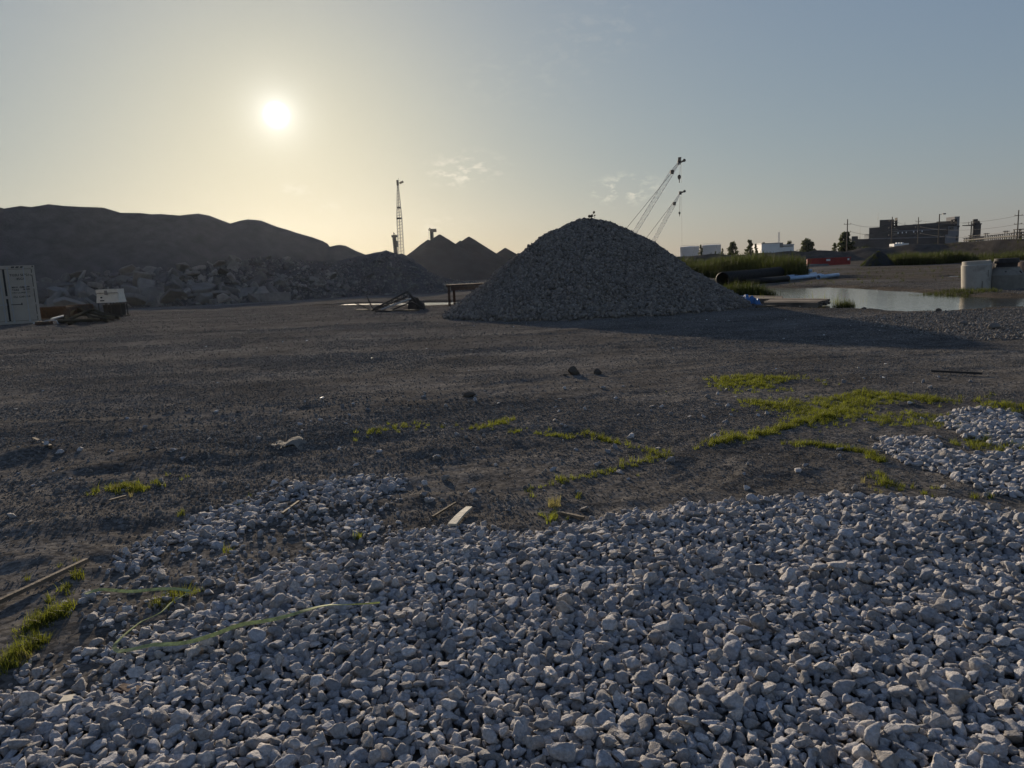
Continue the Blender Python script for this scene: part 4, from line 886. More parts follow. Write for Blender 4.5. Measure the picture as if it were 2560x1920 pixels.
# ---------------------------------------------------------------- rubble bank on the left
def rubble():
    base = [(-300, 690), (-60, 681), (84, 675), (180, 670), (275, 665), (380, 661), (484, 657), (570, 652), (653, 647), (730, 642), (800, 638), (880, 634.5), (951, 632), (1010, 629), (1080, 624)]
    crest = [(-300, 640), (-60, 622), (84, 614), (189, 592), (313, 583), (380, 580), (444, 576), (520, 558), (560, 554), (600, 556), (660, 562), (740, 560), (800, 549), (841, 538), (885, 556), (927, 582), (951, 594), (1010, 606), (1080, 610)]
    bx = np.array([p[0] for p in base]); by = np.array([p[1] for p in base]); cx = np.array([p[0] for p in crest]); cy = np.array([p[1] for p in crest])
    xs = np.linspace(-300, 1080, 260); B = np.array([tuple(G(x, np.interp(x, bx, by))) for x in xs]); B[:, 1] = np.minimum(B[:, 1], 74)
    for i, x in enumerate(xs): p = G(x, np.interp(x, bx, by)); s = min(1, 74 / p.y); B[i] = (p.x * s, p.y * s, -.1)
    Cr = np.array([tuple(AT(x, np.interp(x, cx, cy), B[i][1] + 8.5)) for i, x in enumerate(xs)])
    Cr[:, 0] = B[:, 0] * (B[:, 1] + 8.5) / B[:, 1]
    nr = 40; V = np.zeros((nr, len(xs), 3))
    for i in range(nr):
        t = i / (nr - 1)
        if t < .62: q = t / .62; p = B * (1 - q) + Cr * q; p[:, 2] = -.1 + (Cr[:, 2] + .1) * (q ** .85)
        else: q = (t - .62) / .38; p = Cr.copy(); p[:, 1] += q * 9; p[:, 2] = Cr[:, 2] * (1 - q) - .4 * q
        p[:, 2] += .45 * fbm(p[:, 0] * .4, p[:, 1] * .4, 4) * (0.1 if i == 0 else .5 if abs(t - .62) < .1 else 1); V[i] = p
    root = thing('rubble_bank', 'long low bank of broken concrete slabs and boulders at the foot of the dark hill', 'rubble bank', (0, 62, 0))
    o = np_mesh('dirt_core', V.reshape(-1, 3) - np.array([0, 62, 0]), grid_faces(nr, len(xs))[:, ::-1], 'slag', root)
    def surf(ix, t):
        f = t * (nr - 1) * .62; i = np.clip(f.astype(int), 0, nr - 2); j = np.clip(ix.astype(int), 0, len(xs) - 2); a = (f - i)[:, None]; b = (ix - j)[:, None]
        return (V[i, j] * (1 - b) + V[i, j + 1] * b) * (1 - a) + (V[i + 1, j] * (1 - b) + V[i + 1, j + 1] * b) * a
    n = 5200; ix = RNG.uniform(20, len(xs) - 2, n); t = RNG.random(n); xp = np.interp(ix, np.arange(len(xs)), xs)
    # rubble thins out upward and toward the dirt mound
    pr = sst(1.02, .86, t) * np.where(xp < 500, 1, np.where(xp < 660, .9, sst(.95, .68, t))) * np.where(xp > 860, .75, 1) * np.where((xp > 905) & (xp < 945), .5, 1)
    k = RNG.random(n) < pr; ix, t, xp = ix[k], t[k], xp[k]; n = len(ix); P = surf(ix, t)
    big = np.clip(1.0 - (xp - 350) / 620, .34, 1.0); S = big * np.exp(RNG.normal(-.95, .48, n)) * np.where(t < .5, 1.15, .9); S = np.clip(S, .10, 1.25)
    kk = []; order = np.argsort(-S); cell = {}
    for i in order:
        p = P[i]; c = (int(p[0]), int(p[1]), int(p[2])); ok = True
        for a in (-1, 0, 1):
            for b in (-1, 0, 1):
                for e in (-1, 0, 1):
                    for q, s2 in cell.get((c[0] + a, c[1] + b, c[2] + e), ()):
                        if (p[0] - q[0]) ** 2 + (p[2] - q[2]) ** 2 + .3 * (p[1] - q[1]) ** 2 < ((S[i] + s2) * .42) ** 2: ok = False
        if ok: cell.setdefault(c, []).append((p, S[i])); kk.append(i)
    kk = np.array(kk); P, S, xp = P[kk], S[kk], xp[kk]; n = len(P)
    vid = np.where(RNG.random(n) < .74, RNG.integers(0, len(SLABS), n), len(SLABS) + RNG.integers(0, len(BOULDERS), n))
    rot = np.stack([RNG.normal(.6, .6, n), RNG.normal(0, .6, n), RNG.uniform(0, 6.28, n)], 1); scl = np.stack([S] * 3, 1) * RNG.uniform(.85, 1.2, (n, 3)); P = P + np.stack([0 * S, -.15 * S, .12 * S], 1)
    Lc = P - np.array([0, 62, 0]); sz = np.where((xp > -5) & (xp < 1040), S / P[:, 1], 0); bigi = np.argsort(-sz)[:300]; rest = np.ones(n, bool); rest[bigi] = False
    shapes = SLABS + BOULDERS
    for i in bigi:
        o = bpy.data.objects.new('concrete_slab' if vid[i] < len(SLABS) else 'boulder', shapes[vid[i]]); COL.objects.link(o); o.parent = root; o.location = Lc[i]; o.rotation_euler = rot[i]; o.scale = scl[i]
    m = 5000; ix = RNG.uniform(20, len(xs) - 2, m); t = RNG.random(m) ** 1.4 * .95; q = surf(ix, t) - np.array([0, 62, 0]); s = RNG.uniform(.05, .17, m)
    P2 = np.concatenate([Lc[rest], q]); n2 = len(P2)
    scatter('small_rubble', 'rubble_shapes', P2, np.concatenate([rot[rest], rnd_rot(m)]), np.concatenate([scl[rest], np.stack([s] * 3, 1)]), np.concatenate([vid[rest], RNG.integers(0, len(shapes), m)]), root)
    # long cast block at the foot
    a = GH(545, 652.5); b = GH(632, 648.5); c = (a + b) / 2; root = thing('concrete_block', 'long smooth grey concrete block lying at the foot of the rubble bank', 'concrete block', (c.x, c.y - .6, 0))
    u = (b - a).normalized(); m = MB(); an = math.atan2(u.y, u.x); Rz = Matrix.Rotation(an, 3, 'Z'); m.box(Vector((c.x, c.y - .6, .35)), ((b - a).length, .8, .72), Rz); m.build('block_body', 'concrete_rubble', root)
rubble()

# ---------------------------------------------------------------- shipping container
def container():
    C = GH(90, 697.5); ph = math.radians(34); e1 = Vector((-math.cos(ph), -math.sin(ph), 0)); nn = Vector((math.sin(ph), -math.cos(ph), 0)); back = -nn; W, Hh, Ln = 2.66, 2.93, 12.2; z0 = C.z + .02
    R = Matrix((-e1, back, Vector((0, 0, 1)))).transposed()           # x to the right along the face, y back
    O = C + e1 * W; O.z = z0
    root = thing('shipping_container', 'beige steel shipping container with its closed door end facing the yard', 'shipping container', O)
    P = lambda x, y, z: O + R @ Vector((x, y, z))
    def bx(x0, x1, y0, y1, za, zb, nm, mt): m = MB(); m.box(P((x0 + x1) / 2, (y0 + y1) / 2, (za + zb) / 2), (x1 - x0, y1 - y0, zb - za), R); return m.build(nm, mt, root)
    for x0 in (0, W - .12): bx(x0, x0 + .12, 0, .16, 0, Hh, 'corner_post', 'container_paint')
    bx(.12, W - .12, .01, .13, Hh - .16, Hh, 'header', 'container_paint'); bx(.12, W - .12, .01, .15, 0, .14, 'sill', 'container_paint')
    m = MB()                                                            # corrugated long sides
    for sx in (.02, W - .02):
        n = 88; pts = []
        for k in range(n + 1):
            y = .16 + (Ln - .16) * k / n; d = .036 if (k // 2) % 2 else 0; pts.append((sx + (d if sx < 1 else -d), y))
        for (xa, ya), (xb, yb) in zip(pts[:-1], pts[1:]): m.quad(P(xa, ya, .12), P(xb, yb, .12), P(xb, yb, Hh - .06), P(xa, ya, Hh - .06))
    m.build('side_wall', 'container_paint', root)
    bx(0, W, .13, Ln, Hh - .08, Hh - .02, 'roof', 'container_paint'); bx(0, W, Ln - .1, Ln, 0, Hh - .09, 'end_wall', 'container_paint'); bx(.05, W - .05, .16, Ln - .1, .1, .16, 'floor_frame', 'steel_dark')
    mid = W / 2
    for s, (xa, xb) in ((0, (.15, mid - .045)), (1, (mid + .045, W - .15))):
        d = bx(xa, xb, .06, .12, .16, Hh - .18, 'door', 'container_paint')
        for zz in (.78, 1.18, 1.62, 2.12):
            m = MB(); m.box(P((xa + xb) / 2, .058, zz), (xb - xa - .16, .02, .045), R); m.build('door_rib', 'container_paint', d)
        for xr in ((xa + .28, xb - .13) if s == 0 else (xa + .13, xb - .33)):
            m = MB(); m.bar(P(xr, .02, .08), P(xr, .02, Hh - .06), .022, 8); m.build('lock_rod', 'steel_light', d)
            for zz in (.12, .7, 1.9, Hh - .12): m = MB(); m.box(P(xr, .035, zz), (.11, .05, .07), R); m.build('rod_bracket', 'steel_light', d)
        for zz in (.4, 1.0, 1.8, 2.5):
            hx = xa - .02 if s == 0 else xb + .02; m = MB(); m.box(P(hx, .035, zz), (.13, .06, .10), R); m.build('hinge', 'container_paint', d)
        m = MB(); xr = xa + (.13 if s else .7); m.box(P(xr + .2, .0, .98), (.46, .02, .035), R); m.box(P(xr + .42, -.004, 1.0), (.05, .03, .12), R); m.build('handle', 'steel_dark' if s else 'steel_light', d)
    bx(mid - .045, mid + .045, .075, .11, .16, Hh - .18, 'gasket', 'gasket')
    for xa in (.12, W - .15): bx(xa, xa + .03, .065, .11, .16, Hh - .18, 'gasket', 'gasket')
    bx(.15, W - .15, .065, .11, Hh - .20, Hh - .165, 'gasket', 'gasket')
    bx(mid - .13, mid + .13, .035, .055, 1.28, 1.42, 'latch_plate', 'container_paint')
    for x0 in (-.01, W - .16):
        for zz in (0, Hh - .12):
            c = bx(x0, x0 + .17, -.012, .16, zz, zz + .12, 'corner_casting', 'container_paint'); m = MB(); m.box(P(x0 + .085, -.0125, zz + .06), (.06, .006, .07), R); m.build('casting_hole', 'gasket', c)
    for k in range(3):
        m = MB(); q = P(W - .92 + .19 * k, .004, Hh - .08); m.hexa([q + R @ Vector(v) for v in ((-.08, .0, -.04), (.05, .0, -.04), (.05, .01, -.04), (-.08, .01, -.04))], [q + R @ Vector(v) for v in ((-.04, 0, .04), (.09, 0, .04), (.09, .01, .04), (-.04, .01, .04))]); m.build('warning_mark', 'lettering', root)
    def text(s, x, z, size):
        cu = bpy.data.curves.new('t', 'FONT'); cu.body = s; cu.size = size; cu.extrude = .001; cu.offset = .004; cu.space_character = 1.05; t = bpy.data.objects.new('t', cu); COL.objects.link(t)
        dg = bpy.context.evaluated_depsgraph_get(); me = bpy.data.meshes.new_from_object(t.evaluated_get(dg)); bpy.data.objects.remove(t)
        me.materials.clear(); me.materials.append(MATS['lettering']); o = bpy.data.objects.new('lettering', me); COL.objects.link(o); o.parent = root
        o.matrix_local = Matrix.Translation(R @ Vector((x, .055, z))) @ (R @ Matrix.Rotation(math.pi / 2, 3, 'X')).to_4x4()
    text('TGSU 509214 5', mid + .24, 2.40, .155); text('45G1', mid + .50, 2.21, .155)
    for k, s in enumerate(('MAX. GR.', 'TARE', 'PAYLOAD')): text(s, mid + .26, 1.80 - .13 * k, .12)
    for k in range(3):
        text('00.000', mid + .74, 1.82 - .12 * k, .10)
    text('CU. CAP.', mid + .28, 1.32, .12); text('00.0', mid + .80, 1.33, .11)
container()

# ---------------------------------------------------------------- things beside the container
def left_yard():
    g = GH(245, 684.5); s = g.y / F; an = -.10; Rz = Matrix.Rotation(an, 3, 'Z')
    root = thing('welding_machine', 'cream machine cabinet on a dark open stand in front of the rubble', 'machine', g); B = lambda x, y, z: g + Rz @ Vector((x, y, z))
    w = 51 * s; zc = 31 * s
    m = MB(); r = [B(-w / 2, -.35, zc), B(w / 2, -.35, zc), B(w / 2, .35, zc), B(-w / 2, .35, zc)]; t = [B(-w / 2 - .02, -.2, zc + 21 * s), B(w / 2 - .06, -.2, zc + 21 * s), B(w / 2 - .06, .3, zc + 21 * s), B(-w / 2 - .02, .3, zc + 21 * s)]; m.hexa(r, t); cb = m.build('cabinet', 'machine_white', root)
    m = MB(); m.box(B(-.04, 0.02, zc + 24.5 * s), (w * .96, .62, 7.5 * s), Rz); m.build('hood', 'machine_white', root)
    m = MB(); m.box(B(-.03, -.22, zc + 21 * s), (w * .9, .1, .06), Rz); m.build('seam', 'steel_dark', cb)
    m = MB(); m.bar(B(-.08, -.05, zc + 16 * s), B(-.08, -.05, zc + 33 * s), .05, 8); m.box(B(-.08, -.3, zc + 21 * s), (.13, .1, .25), Rz); m.build('exhaust', 'steel_grey', root)
    m = MB(); m.bar(B(-.38, -.34, zc + 11 * s), B(-.38, -.27, zc + 11 * s), .045, 10); m.build('dial', 'gasket', cb)
    m = MB(); m.box(B(-.33, -.335, zc + 4.5 * s), (.24, .03, .06), Rz); m.build('vent_slot', 'gasket', cb)
    m = MB(); m.box(B(.34, -.31, zc + 9 * s), (.50, .02, .36), Rz); m.build('side_panel', 'machine_white', cb)
    for x in (-.62, -.1, .12, .72):
        for y in (-.3, .3): m = MB(); m.bar(B(x, y, 0), B(x * .97, y, zc), .035, 4); m.build('leg', 'steel_dark', root)
    m = MB(); m.box(B(.40, -.05, zc * .46), (.52, .5, zc * .82), Rz); m.build('fuel_tank', 'gasket', root)
    m = MB(); m.box(B(-.36, .12, zc * .45), (.46, .12, zc * .78), Rz)
    m.build('back_panel', 'steel_dark', root)
    m = MB(); m.box(B(.05, 0, .05), (1.5, .66, .08), Rz); m.build('base_frame', 'steel_dark', root)
    m = MB(); m.box(B(.62, -.1, zc * .92), (.5, .6, .06), Rz); m.build('shelf', 'steel_dark', root)
    def crate(name, label, p0, p1, ztop, dep, ribs, mt):
        a = GH(*p0); b = GH(*p1); u = (b - a); u.z = 0; Ln = u.length; u.normalize(); v = Vector((-u.y, u.x, 0)); hgt = ztop
        root = thing(name, label, 'steel bin', a); m = MB(); r = [a, b, b + v * dep, a + v * dep]; m.hexa([q + Vector((0, 0, .04)) for q in r], [q + Vector((0, 0, hgt)) for q in r]); m.build('bin_body', mt, root)
        m = MB(); m.bar(a + Vector((0, 0, hgt)) - v * .02, b + Vector((0, 0, hgt)) - v * .02, .035, 4); m.bar(a + v * dep + Vector((0, 0, hgt)), b + v * dep + Vector((0, 0, hgt)), .035, 4); m.build('rim', 'steel_rust', root)
        for k in range(ribs): p = a.lerp(b, (k + .5) / ribs) - v * .02; m = MB(); m.bar(p + Vector((0, 0, .06)), p + Vector((0, 0, hgt - .08)), .022, 4); m.build('rib', 'steel_rust', root)
        for k in (0, 1): m = MB(); p = (a, b)[k]; m.bar(p - v * .02, p - v * .02 + Vector((0, 0, hgt)), .04, 4); m.build('post', 'steel_rust', root)
    crate('steel_bin', 'rusty ribbed steel bin close beside the container door', (91, 690), (146, 688), .68, .8, 22, 'steel_rust'); crate('steel_bin', 'long plain dark steel bin behind the coiled hoses', (150, 683), (203, 680), .66, .7, 3, 'steel_dark')
    # hoses
    H0 = [((133, 699), (150, 693), (165, 683), (190, 688), (215, 694), (238, 694), (258, 690)), ((138, 701), (160, 692), (180, 688), (205, 695), (230, 697), (245, 695)), ((145, 702), (165, 700), (190, 691), (205, 688), (225, 692), (257, 692)), ((150, 703), (170, 699), (195, 701), (215, 697), (232, 697)), ((128, 700), (145, 703), (175, 704), (200, 700), (212, 698)), ((140, 698), (158, 688), (172, 685), (185, 690), (200, 700))]
    for i, h in enumerate(H0):
        pts = [GH(*p) for p in h]; zz = [.08 + .30 * math.sin(math.pi * k / (len(h) - 1)) * (1 if i in (0, 2, 5) else .35) + .05 * (i % 3) for k in range(len(h))]; pts = [p + Vector((0, 0, z)) for p, z in zip(pts, zz)]
        fine = []
        for k in range(len(pts) - 1):
            p0, p1, p2, p3 = pts[max(k - 1, 0)], pts[k], pts[k + 1], pts[min(k + 2, len(pts) - 1)]
            for q in range(8): t = q / 8; fine.append(.5 * ((2 * p1) + (p2 - p0) * t + (2 * p0 - 5 * p1 + 4 * p2 - p3) * t * t + (3 * p1 - p0 - 3 * p2 + p3) * t ** 3))
        fine.append(pts[-1]); m = MB(); m.tube(fine, .075, 8); o = m.build('hose', 'hose', None, True)
        tag(o, ('thick black hose arching highest over the hose heap', 'black hose curling low along the back of the hose heap', 'black hose with a middle hump, ending by the machine stand', 'short black hose lying flat at the front of the hose heap', 'black hose running along the ground nearest the yard', 'short black hose looped at the container end of the heap')[i], 'hose', 'hoses heaped beside the container')
    a = GH(112, 694) + Vector((0, 0, .12)); b = GH(150, 689) + Vector((0, 0, .25)); m = MB(); m.bar(a, b, .06, 8); tag(m.build('white_pipe', 'white_paint'), 'short white plastic pipe leaning out of the hose heap', 'pipe')
    p = GH(147, 694); root = thing('steel_post', 'short upright rusty steel plate standing among the hoses', 'steel plate', p); m = MB(); m.box(p + Vector((0, 0, .32)), (.34, .05, .62)); m.build('plate', 'steel_rust', root)
    p = GH(100, 702); root = thing('cart_frame', 'low bent steel frame with white ends lying before the container corner', 'steel frame', p); m = MB(); m.tube([p + Vector(q) for q in ((-.35, 0, .12), (.2, -.05, .22), (.55, -.05, .20), (.62, -.05, .02))], .03, 6); m.build('tube', 'steel_light', root); m = MB(); m.box(p + Vector((-.1, 0, .10)), (.7, .3, .16)); m.build('base', 'steel_rust', root)
    for (x, y, w, l) in ((80, 699, .22, 'flat white rag lying before the container corner'), (110, 697, .14, 'small crumpled white bag beside the bent frame')):
        p = GH(x, y); m = MB(); m.hexa([p + Vector((w * math.cos(k), w * .6 * math.sin(k), .01)) for k in np.linspace(0, 5.2, 6)], [p + Vector((w * .6 * math.cos(k + .3), w * .4 * math.sin(k + .3), .07 + .03 * math.sin(3 * k))) for k in np.linspace(0, 5.2, 6)]); tag(m.build('rag', 'litter'), l, 'litter')
left_yard()

# ---------------------------------------------------------------- wrecked frame and steel table by the pile
def wreck():
    c = GH(860, 671); s = c.y / F; root = thing('steel_wreck', 'collapsed dark steel lattice frame lying at the puddle left of the stone pile', 'scrap frame', c)
    P = lambda px, py, dy=0.0: AT(px, py, c.y + dy)
    def seg(nm, pts, r, mt='steel_dark'):
        m = MB()
        for a, b in zip(pts[:-1], pts[1:]): m.bar(a, b, r, 5)
        m.build(nm, mt, root)
    T = .9
    seg('chord', [P(806, 668), P(880, 630)], .04); seg('chord', [P(803, 671, T), P(879, 641, T)], .04); seg('chord', [P(823, 669, -.2), P(888, 645, -.2)], .04, 'steel_light'); seg('chord', [P(845, 670, -.4), P(890, 652, -.4)], .035)
    for k in range(7):
        t = k / 6; a = P(806, 668).lerp(P(880, 630), t); b = P(823, 669, -.2).lerp(P(888, 645, -.2), t); d = P(803, 671, T).lerp(P(879, 641, T), t); seg('brace', [a, b], .022); seg('brace', [a, d], .022)
        if k < 6: t2 = (k + 1) / 6; seg('brace', [a, P(823, 669, -.2).lerp(P(888, 645, -.2), t2)], .02)
    seg('end_frame', [P(880, 630), P(897, 648), P(905, 670, .3)], .05); seg('end_frame', [P(890, 652, -.4), P(917, 668, -.3)], .045)
    seg('loose_bar', [P(806, 668, -.2), P(792, 640, -.2)], .03); seg('loose_bar', [P(800, 669, -.4), P(775, 658, -.5), P(766, 655, -.5)], .03); seg('loose_bar', [P(812, 673, -.7), P(880, 672, -.8)], .035); seg('loose_bar', [P(826, 676, -1.2), P(893, 674, -1)], .03)
    m = MB(); m.hexa([P(880, 672, .5), P(917, 670, .5), P(917, 670, 1.2), P(880, 672, 1.2)], [P(884, 640, .5), P(903, 643, .5), P(903, 643, 1.2), P(884, 640, 1.2)]); m.build('crumpled_panel', 'steel_dark', root)
    m = MB(); m.lathe(P(905, 662, .8), [(.02, -.30), (.22, -.26), (.32, -.1), (.28, .12), (.14, .26), (.02, .3)], 9); m.build('crumpled_panel', 'steel_dark', root)
    for i, (x0, y0, x1, y1, l) in enumerate(((812, 674, 905, 672.5, 'long dark board lying along the front of the wrecked frame'), (770, 672, 830, 671, 'short pale board poking out left of the wrecked frame'))):
        a = GH(x0, y0); b = GH(x1, y1); m = MB(); m.box((a + b) / 2 + Vector((0, 0, .05)), ((b - a).length, .18, .06), Matrix.Rotation(math.atan2(b.y - a.y, b.x - a.x), 3, 'Z')); tag(m.build('board', ('wood_dark', 'wood_old')[i]), l, 'board')
    g = GH(970, 660); D = g.y; root = thing('steel_table', 'rusty steel table half buried in the left flank of the stone pile', 'steel table', g)
    A_ = lambda px, py, dy=0.0: AT(px, py, D + dy)
    m = MB(); r = [A_(963, 615.5), A_(1045, 611.5), A_(1045, 611.5) + Vector((0, 1.2, 0)), A_(963, 615.5) + Vector((0, 1.2, 0))]; m.hexa([q - Vector((0, 0, .10)) for q in r], r); m.build('table_top', 'steel_rust', root)
    m = MB(); r = [A_(974, 619.5), A_(1035, 617.5), A_(1030, 617.5) + Vector((0, .1, 0)), A_(976, 619.5) + Vector((0, .1, 0))]; m.hexa([q - Vector((0, 0, .18)) for q in r], r); m.build('apron', 'steel_rust', root)
    for x, dy in ((969, .1), (980, 1.05), (1030, .1)): m = MB(); t = A_(x, 617, dy); m.box((t.x, t.y, t.z / 2), (.12, .1, t.z)); m.build('leg', 'steel_rust', root)
    a = AT(1135, 540, 58); b = AT(1151, 521.5, 58); root = thing('steel_hopper', 'dark steel hopper corner rising behind the left shoulder of the stone pile', 'hopper', (a.x, 58, 0))
    m = MB(); x0, x1, z0, z1 = AT(1128, 0, 58).x, b.x + 1.0, 2.4, b.z; m.hexa([(x0, 58, z0), (x1 - .3, 58, z0), (x1 - .3, 59.5, z0), (x0, 59.5, z0)], [(AT(1140, 0, 58).x, 57.4, z1), (x1, 57.4, z1), (x1, 60, z1), (AT(1140, 0, 58).x, 60, z1)]); m.build('hopper_body', 'steel_dark', root)
    m = MB(); m.bar((AT(1136.5, 0, 58).x, 57.3, z1), (x1, 57.3, z1), .08, 4); m.build('rim', 'steel_dark', root)
    for sx in (x0 + .2, x1 - .5):
        for sy in (58.2, 59.3): m = MB(); m.bar((sx, sy, 0), (sx, sy, z0), .1, 4); m.build('leg', 'steel_dark', root)
wreck()

# ---------------------------------------------------------------- pipes, mats, manhole rings, red bin
def right_yard():
    def cp(px, ybot, ytop): p = GH(px, ybot); return p
    a = GH(*Q(1806, 716)); r = .5; ax = (GH(*Q(1912, 701)) - a); ax.z = 0; ax.normalize(); up = Vector((0, 0, r))
    b = a + ax * 8.8; c = a + ax * 16.5
    for k, (p, q, lab) in enumerate(((a, b - ax * .06, 'nearer big black corrugated culvert pipe with its open mouth toward the yard'), (b + ax * .06, c, 'farther big black corrugated culvert pipe lying in line behind the first'))):
        p = Vector((p.x, p.y, h1(p.x, p.y))); q = Vector((q.x, q.y, h1(q.x, q.y) ))
        m = MB(); m.pipe(p + up, q + up, r, r * .86, 32, 24, .06); o = m.build('culvert_pipe', 'hdpe', None, True); tag(o, lab, 'pipe', 'black culvert pipes')
    a = GH(*Q(1860, 713.5)); b = GH(*Q(1969, 703.5)); m = MB(); m.pipe(a + Vector((0, 0, .22)), b + Vector((0, 0, .22)), .22, .19, 20); tag(m.build('black_pipe', 'hdpe', None, True), 'long slim smooth black pipe in front of the corrugated culverts', 'pipe')
    d = (c - a).normalized()
    W = [((1953, 689), (1981, 684), .13, 'short pale blue pipe lying nearest the black pipe end'), ((1989, 686), (2030, 681), .15, 'pale blue pipe topmost and farthest back in the pipe heap'),
         ((1970, 696), (2039, 688.5), .13, 'long pale blue pipe along the back of the blue row'), ((1971, 699), (2052, 691), .12, 'long pale blue pipe in the middle of the blue row'), ((1970, 702), (2058, 692.5), .12, 'long pale blue pipe along the front of the blue row'),
         ((2047, 698.5), (2095, 692), .15, 'separate pale blue pipe with open end, right of the blue row')]
    for i, (p, q, r, lab) in enumerate(W):
        a = GH(*Q(*p)); b = GH(*Q(*q)); dz = Vector((0, 0, r + .02)); m = MB(); e = (b - a).normalized(); m.pipe(a + dz, b + dz, r, r * .9, 18); m.pipe(a + dz - e * .12, a + dz + e * .06, r * 1.12, r * .98, 18); tag(m.build('plastic_pipe', 'pvc_blue', None, True), lab, 'pipe', 'pale blue plastic pipes')
    g = GH(*Q(1990, 700)); 
    # timber mats at the pond edge, each a stack of boards
    def mat_stack(label, corners, n, th, mt, z0):
        root = thing('timber_mat', label, 'timber mat', (corners[0].x, corners[0].y, z0)); A, B, C_, D = corners
        for lay in range(2):
            for k in range(n):
                t0 = k / n + .01; t1 = (k + 1) / n - .01; j = (RNG.random(4) - .5) * .12; zz = z0 + lay * (th + .012) + (RNG.random() - .5) * .02
                p = [A.lerp(D, t0), B.lerp(C_, t0), B.lerp(C_, t1), A.lerp(D, t1)]; u = (B - A).normalized(); p[0] += u * j[0]; p[3] += u * j[0]; p[1] += u * j[1]; p[2] += u * j[1]
                m = MB(); m.hexa([Vector((q.x, q.y, zz)) for q in p], [Vector((q.x, q.y, zz + th + (.01 if i in (0, 3) else 0))) for i, q in enumerate(p)]); m.build('plank', mt, root)
    mat_stack('farther weathered timber mat at the pond edge beside the blue tarp', [G(1606, 654), G(1684, 655), G(1692, 648), G(1612, 646)], 6, .07, 'plywood', .0)
    mat_stack('nearer weathered timber mat sticking out into the pond', [G(1648, 664), G(1766, 664), G(1794, 655), G(1668, 654)], 8, .08, 'plywood', .0)
    a = G(1640, 663); b = G(1700, 665); m = MB(); m.box((a + b) / 2 + Vector((0, -.2, .06)), ((b - a).length, .22, .06), Matrix.Rotation(.1, 3, 'Z')); tag(m.build('board', 'wood_dark'), 'loose dark board on the mud before the nearer timber mat', 'board')
    # crumpled blue tarp on the right toe of the pile
    p = GH(1614, 656); p.y -= .4; nu, nv = 40, 34; V = np.zeros((nu, nv, 3)); u, v = np.meshgrid(np.linspace(-1, 1, nu), np.linspace(-1, 1, nv), indexing='ij')
    V[..., 0] = p.x + u * .30 + .08 * v; V[..., 1] = p.y + v * .35 - u * .3; V[..., 2] = np.maximum(.03, .26 * np.sqrt(np.clip(1.1 - u * u * .8 - v * v, 0, 2)) - u * .12 + .22 * fbm(u * 2.6 + 5, v * 2.6, 4)) + .02
    o = np_mesh('tarp', V.reshape(-1, 3), grid_faces(nu, nv), 'tarp_blue', None); tag(o, 'crumpled bright blue tarp at the right toe of the stone pile', 'tarp')
    # precast manhole pieces
    g = GH(2109, 624.5); s = g.y / F; R1 = Matrix.Rotation(math.radians(-2.6), 3, 'Y'); r = 28.0 * s; hh = 60 * s
    root = thing('concrete_ring', 'tall pale concrete manhole ring standing alone at the pond', 'concrete ring', g)
    m = MB(); m.lathe(g, [(r, -.03), (r * 1.02, hh * .86), (r * .96, hh * .88), (r * .95, hh), (r * .80, hh), (r * .80, .02), (r, -.03)], 44, R1); m.build('ring_wall', 'precast', root, False)
    for an, zz in ((-1.75, hh * .18), (-1.3, hh * .55)):
        q = g + R1 @ Vector((r * 1.012 * math.cos(an), r * 1.012 * math.sin(an), zz)); m = MB(); m.box(q, (.03, .03, hh * .24)); m.build('crack_seam', 'precast_dark', root)
    g = GH(2171, 623); s = g.y / F; r = 34 * s; h0 = 29 * s; root = thing('manhole_base', 'stained concrete manhole cone with a dark collar, second from the pond end', 'manhole cone', g)
    m = MB(); m.lathe(g, [(r, -.03), (r * 1.0, h0), (r * .72, h0 * 1.5), (r * .72, h0 * 1.58), (.05, h0 * 1.58)], 40); m.build('cone', 'precast_dark', root)
    m = MB(); m.lathe(g + Vector((0, 0, h0 * 1.58)), [(r * .60, 0), (r * .62, h0 * .28), (r * .70, h0 * .30), (r * .66, h0 * .62), (r * .5, h0 * .64), (r * .5, .3 * h0)], 36); m.build('collar', 'steel_dark', root)
    for an in (-1.2, -2.2): m = MB(); q = g + Vector((r * .86 * math.cos(an), r * .86 * math.sin(an), h0 * 1.28)); m.bar(q, q + Vector((.07, -.02, -.10)), .03, 5); m.build('lifting_eye', 'gasket', root)
    g = GH(2228, 612); s = g.y / F; r = 30 * s; hh = 47 * s; root = thing('concrete_ring', 'reddish concrete ring cut off by the picture edge behind the manhole cone', 'concrete ring', g)
    m = MB(); m.lathe(g, [(r, -.03), (r, hh), (r * .82, hh), (r * .82, .02), (r, -.03)], 40); m.build('ring_wall', 'precast_red', root)
    # red open top bin
    Y = 112.0; a = AT(*Q(2018, 658), Y); b = AT(*Q(2126, 661), Y - 2); zt = AT(*Q(2126, 643), Y - 2).z; z0 = min(a.z, b.z); root = thing('roll_off_bin', 'long red open-top waste bin standing before the far bank', 'waste bin', (a.x, a.y, z0))
    u = (b - a); u.z = 0; Ln = u.length; u.normalize(); v = Vector((-u.y, u.x, 0)); A = Vector((a.x, a.y, z0)); hh = zt - z0
    for (o0, o1, nm) in ((0, .08, 'side_wall'), (2.3, 2.38, 'side_wall')):
        m = MB(); r4 = [A + v * o0, A + u * Ln + v * o0, A + u * Ln + v * o1, A + v * o1]; m.hexa(r4, [q + Vector((0, 0, hh)) for q in r4]); m.build(nm, 'red_paint', root)
    for x in (0, Ln - .08): m = MB(); r4 = [A + u * x + v * .08, A + u * (x + .08) + v * .08, A + u * (x + .08) + v * 2.3, A + u * x + v * 2.3]; m.hexa(r4, [q + Vector((0, 0, hh)) for q in r4]); m.build('end_wall', 'red_paint', root)
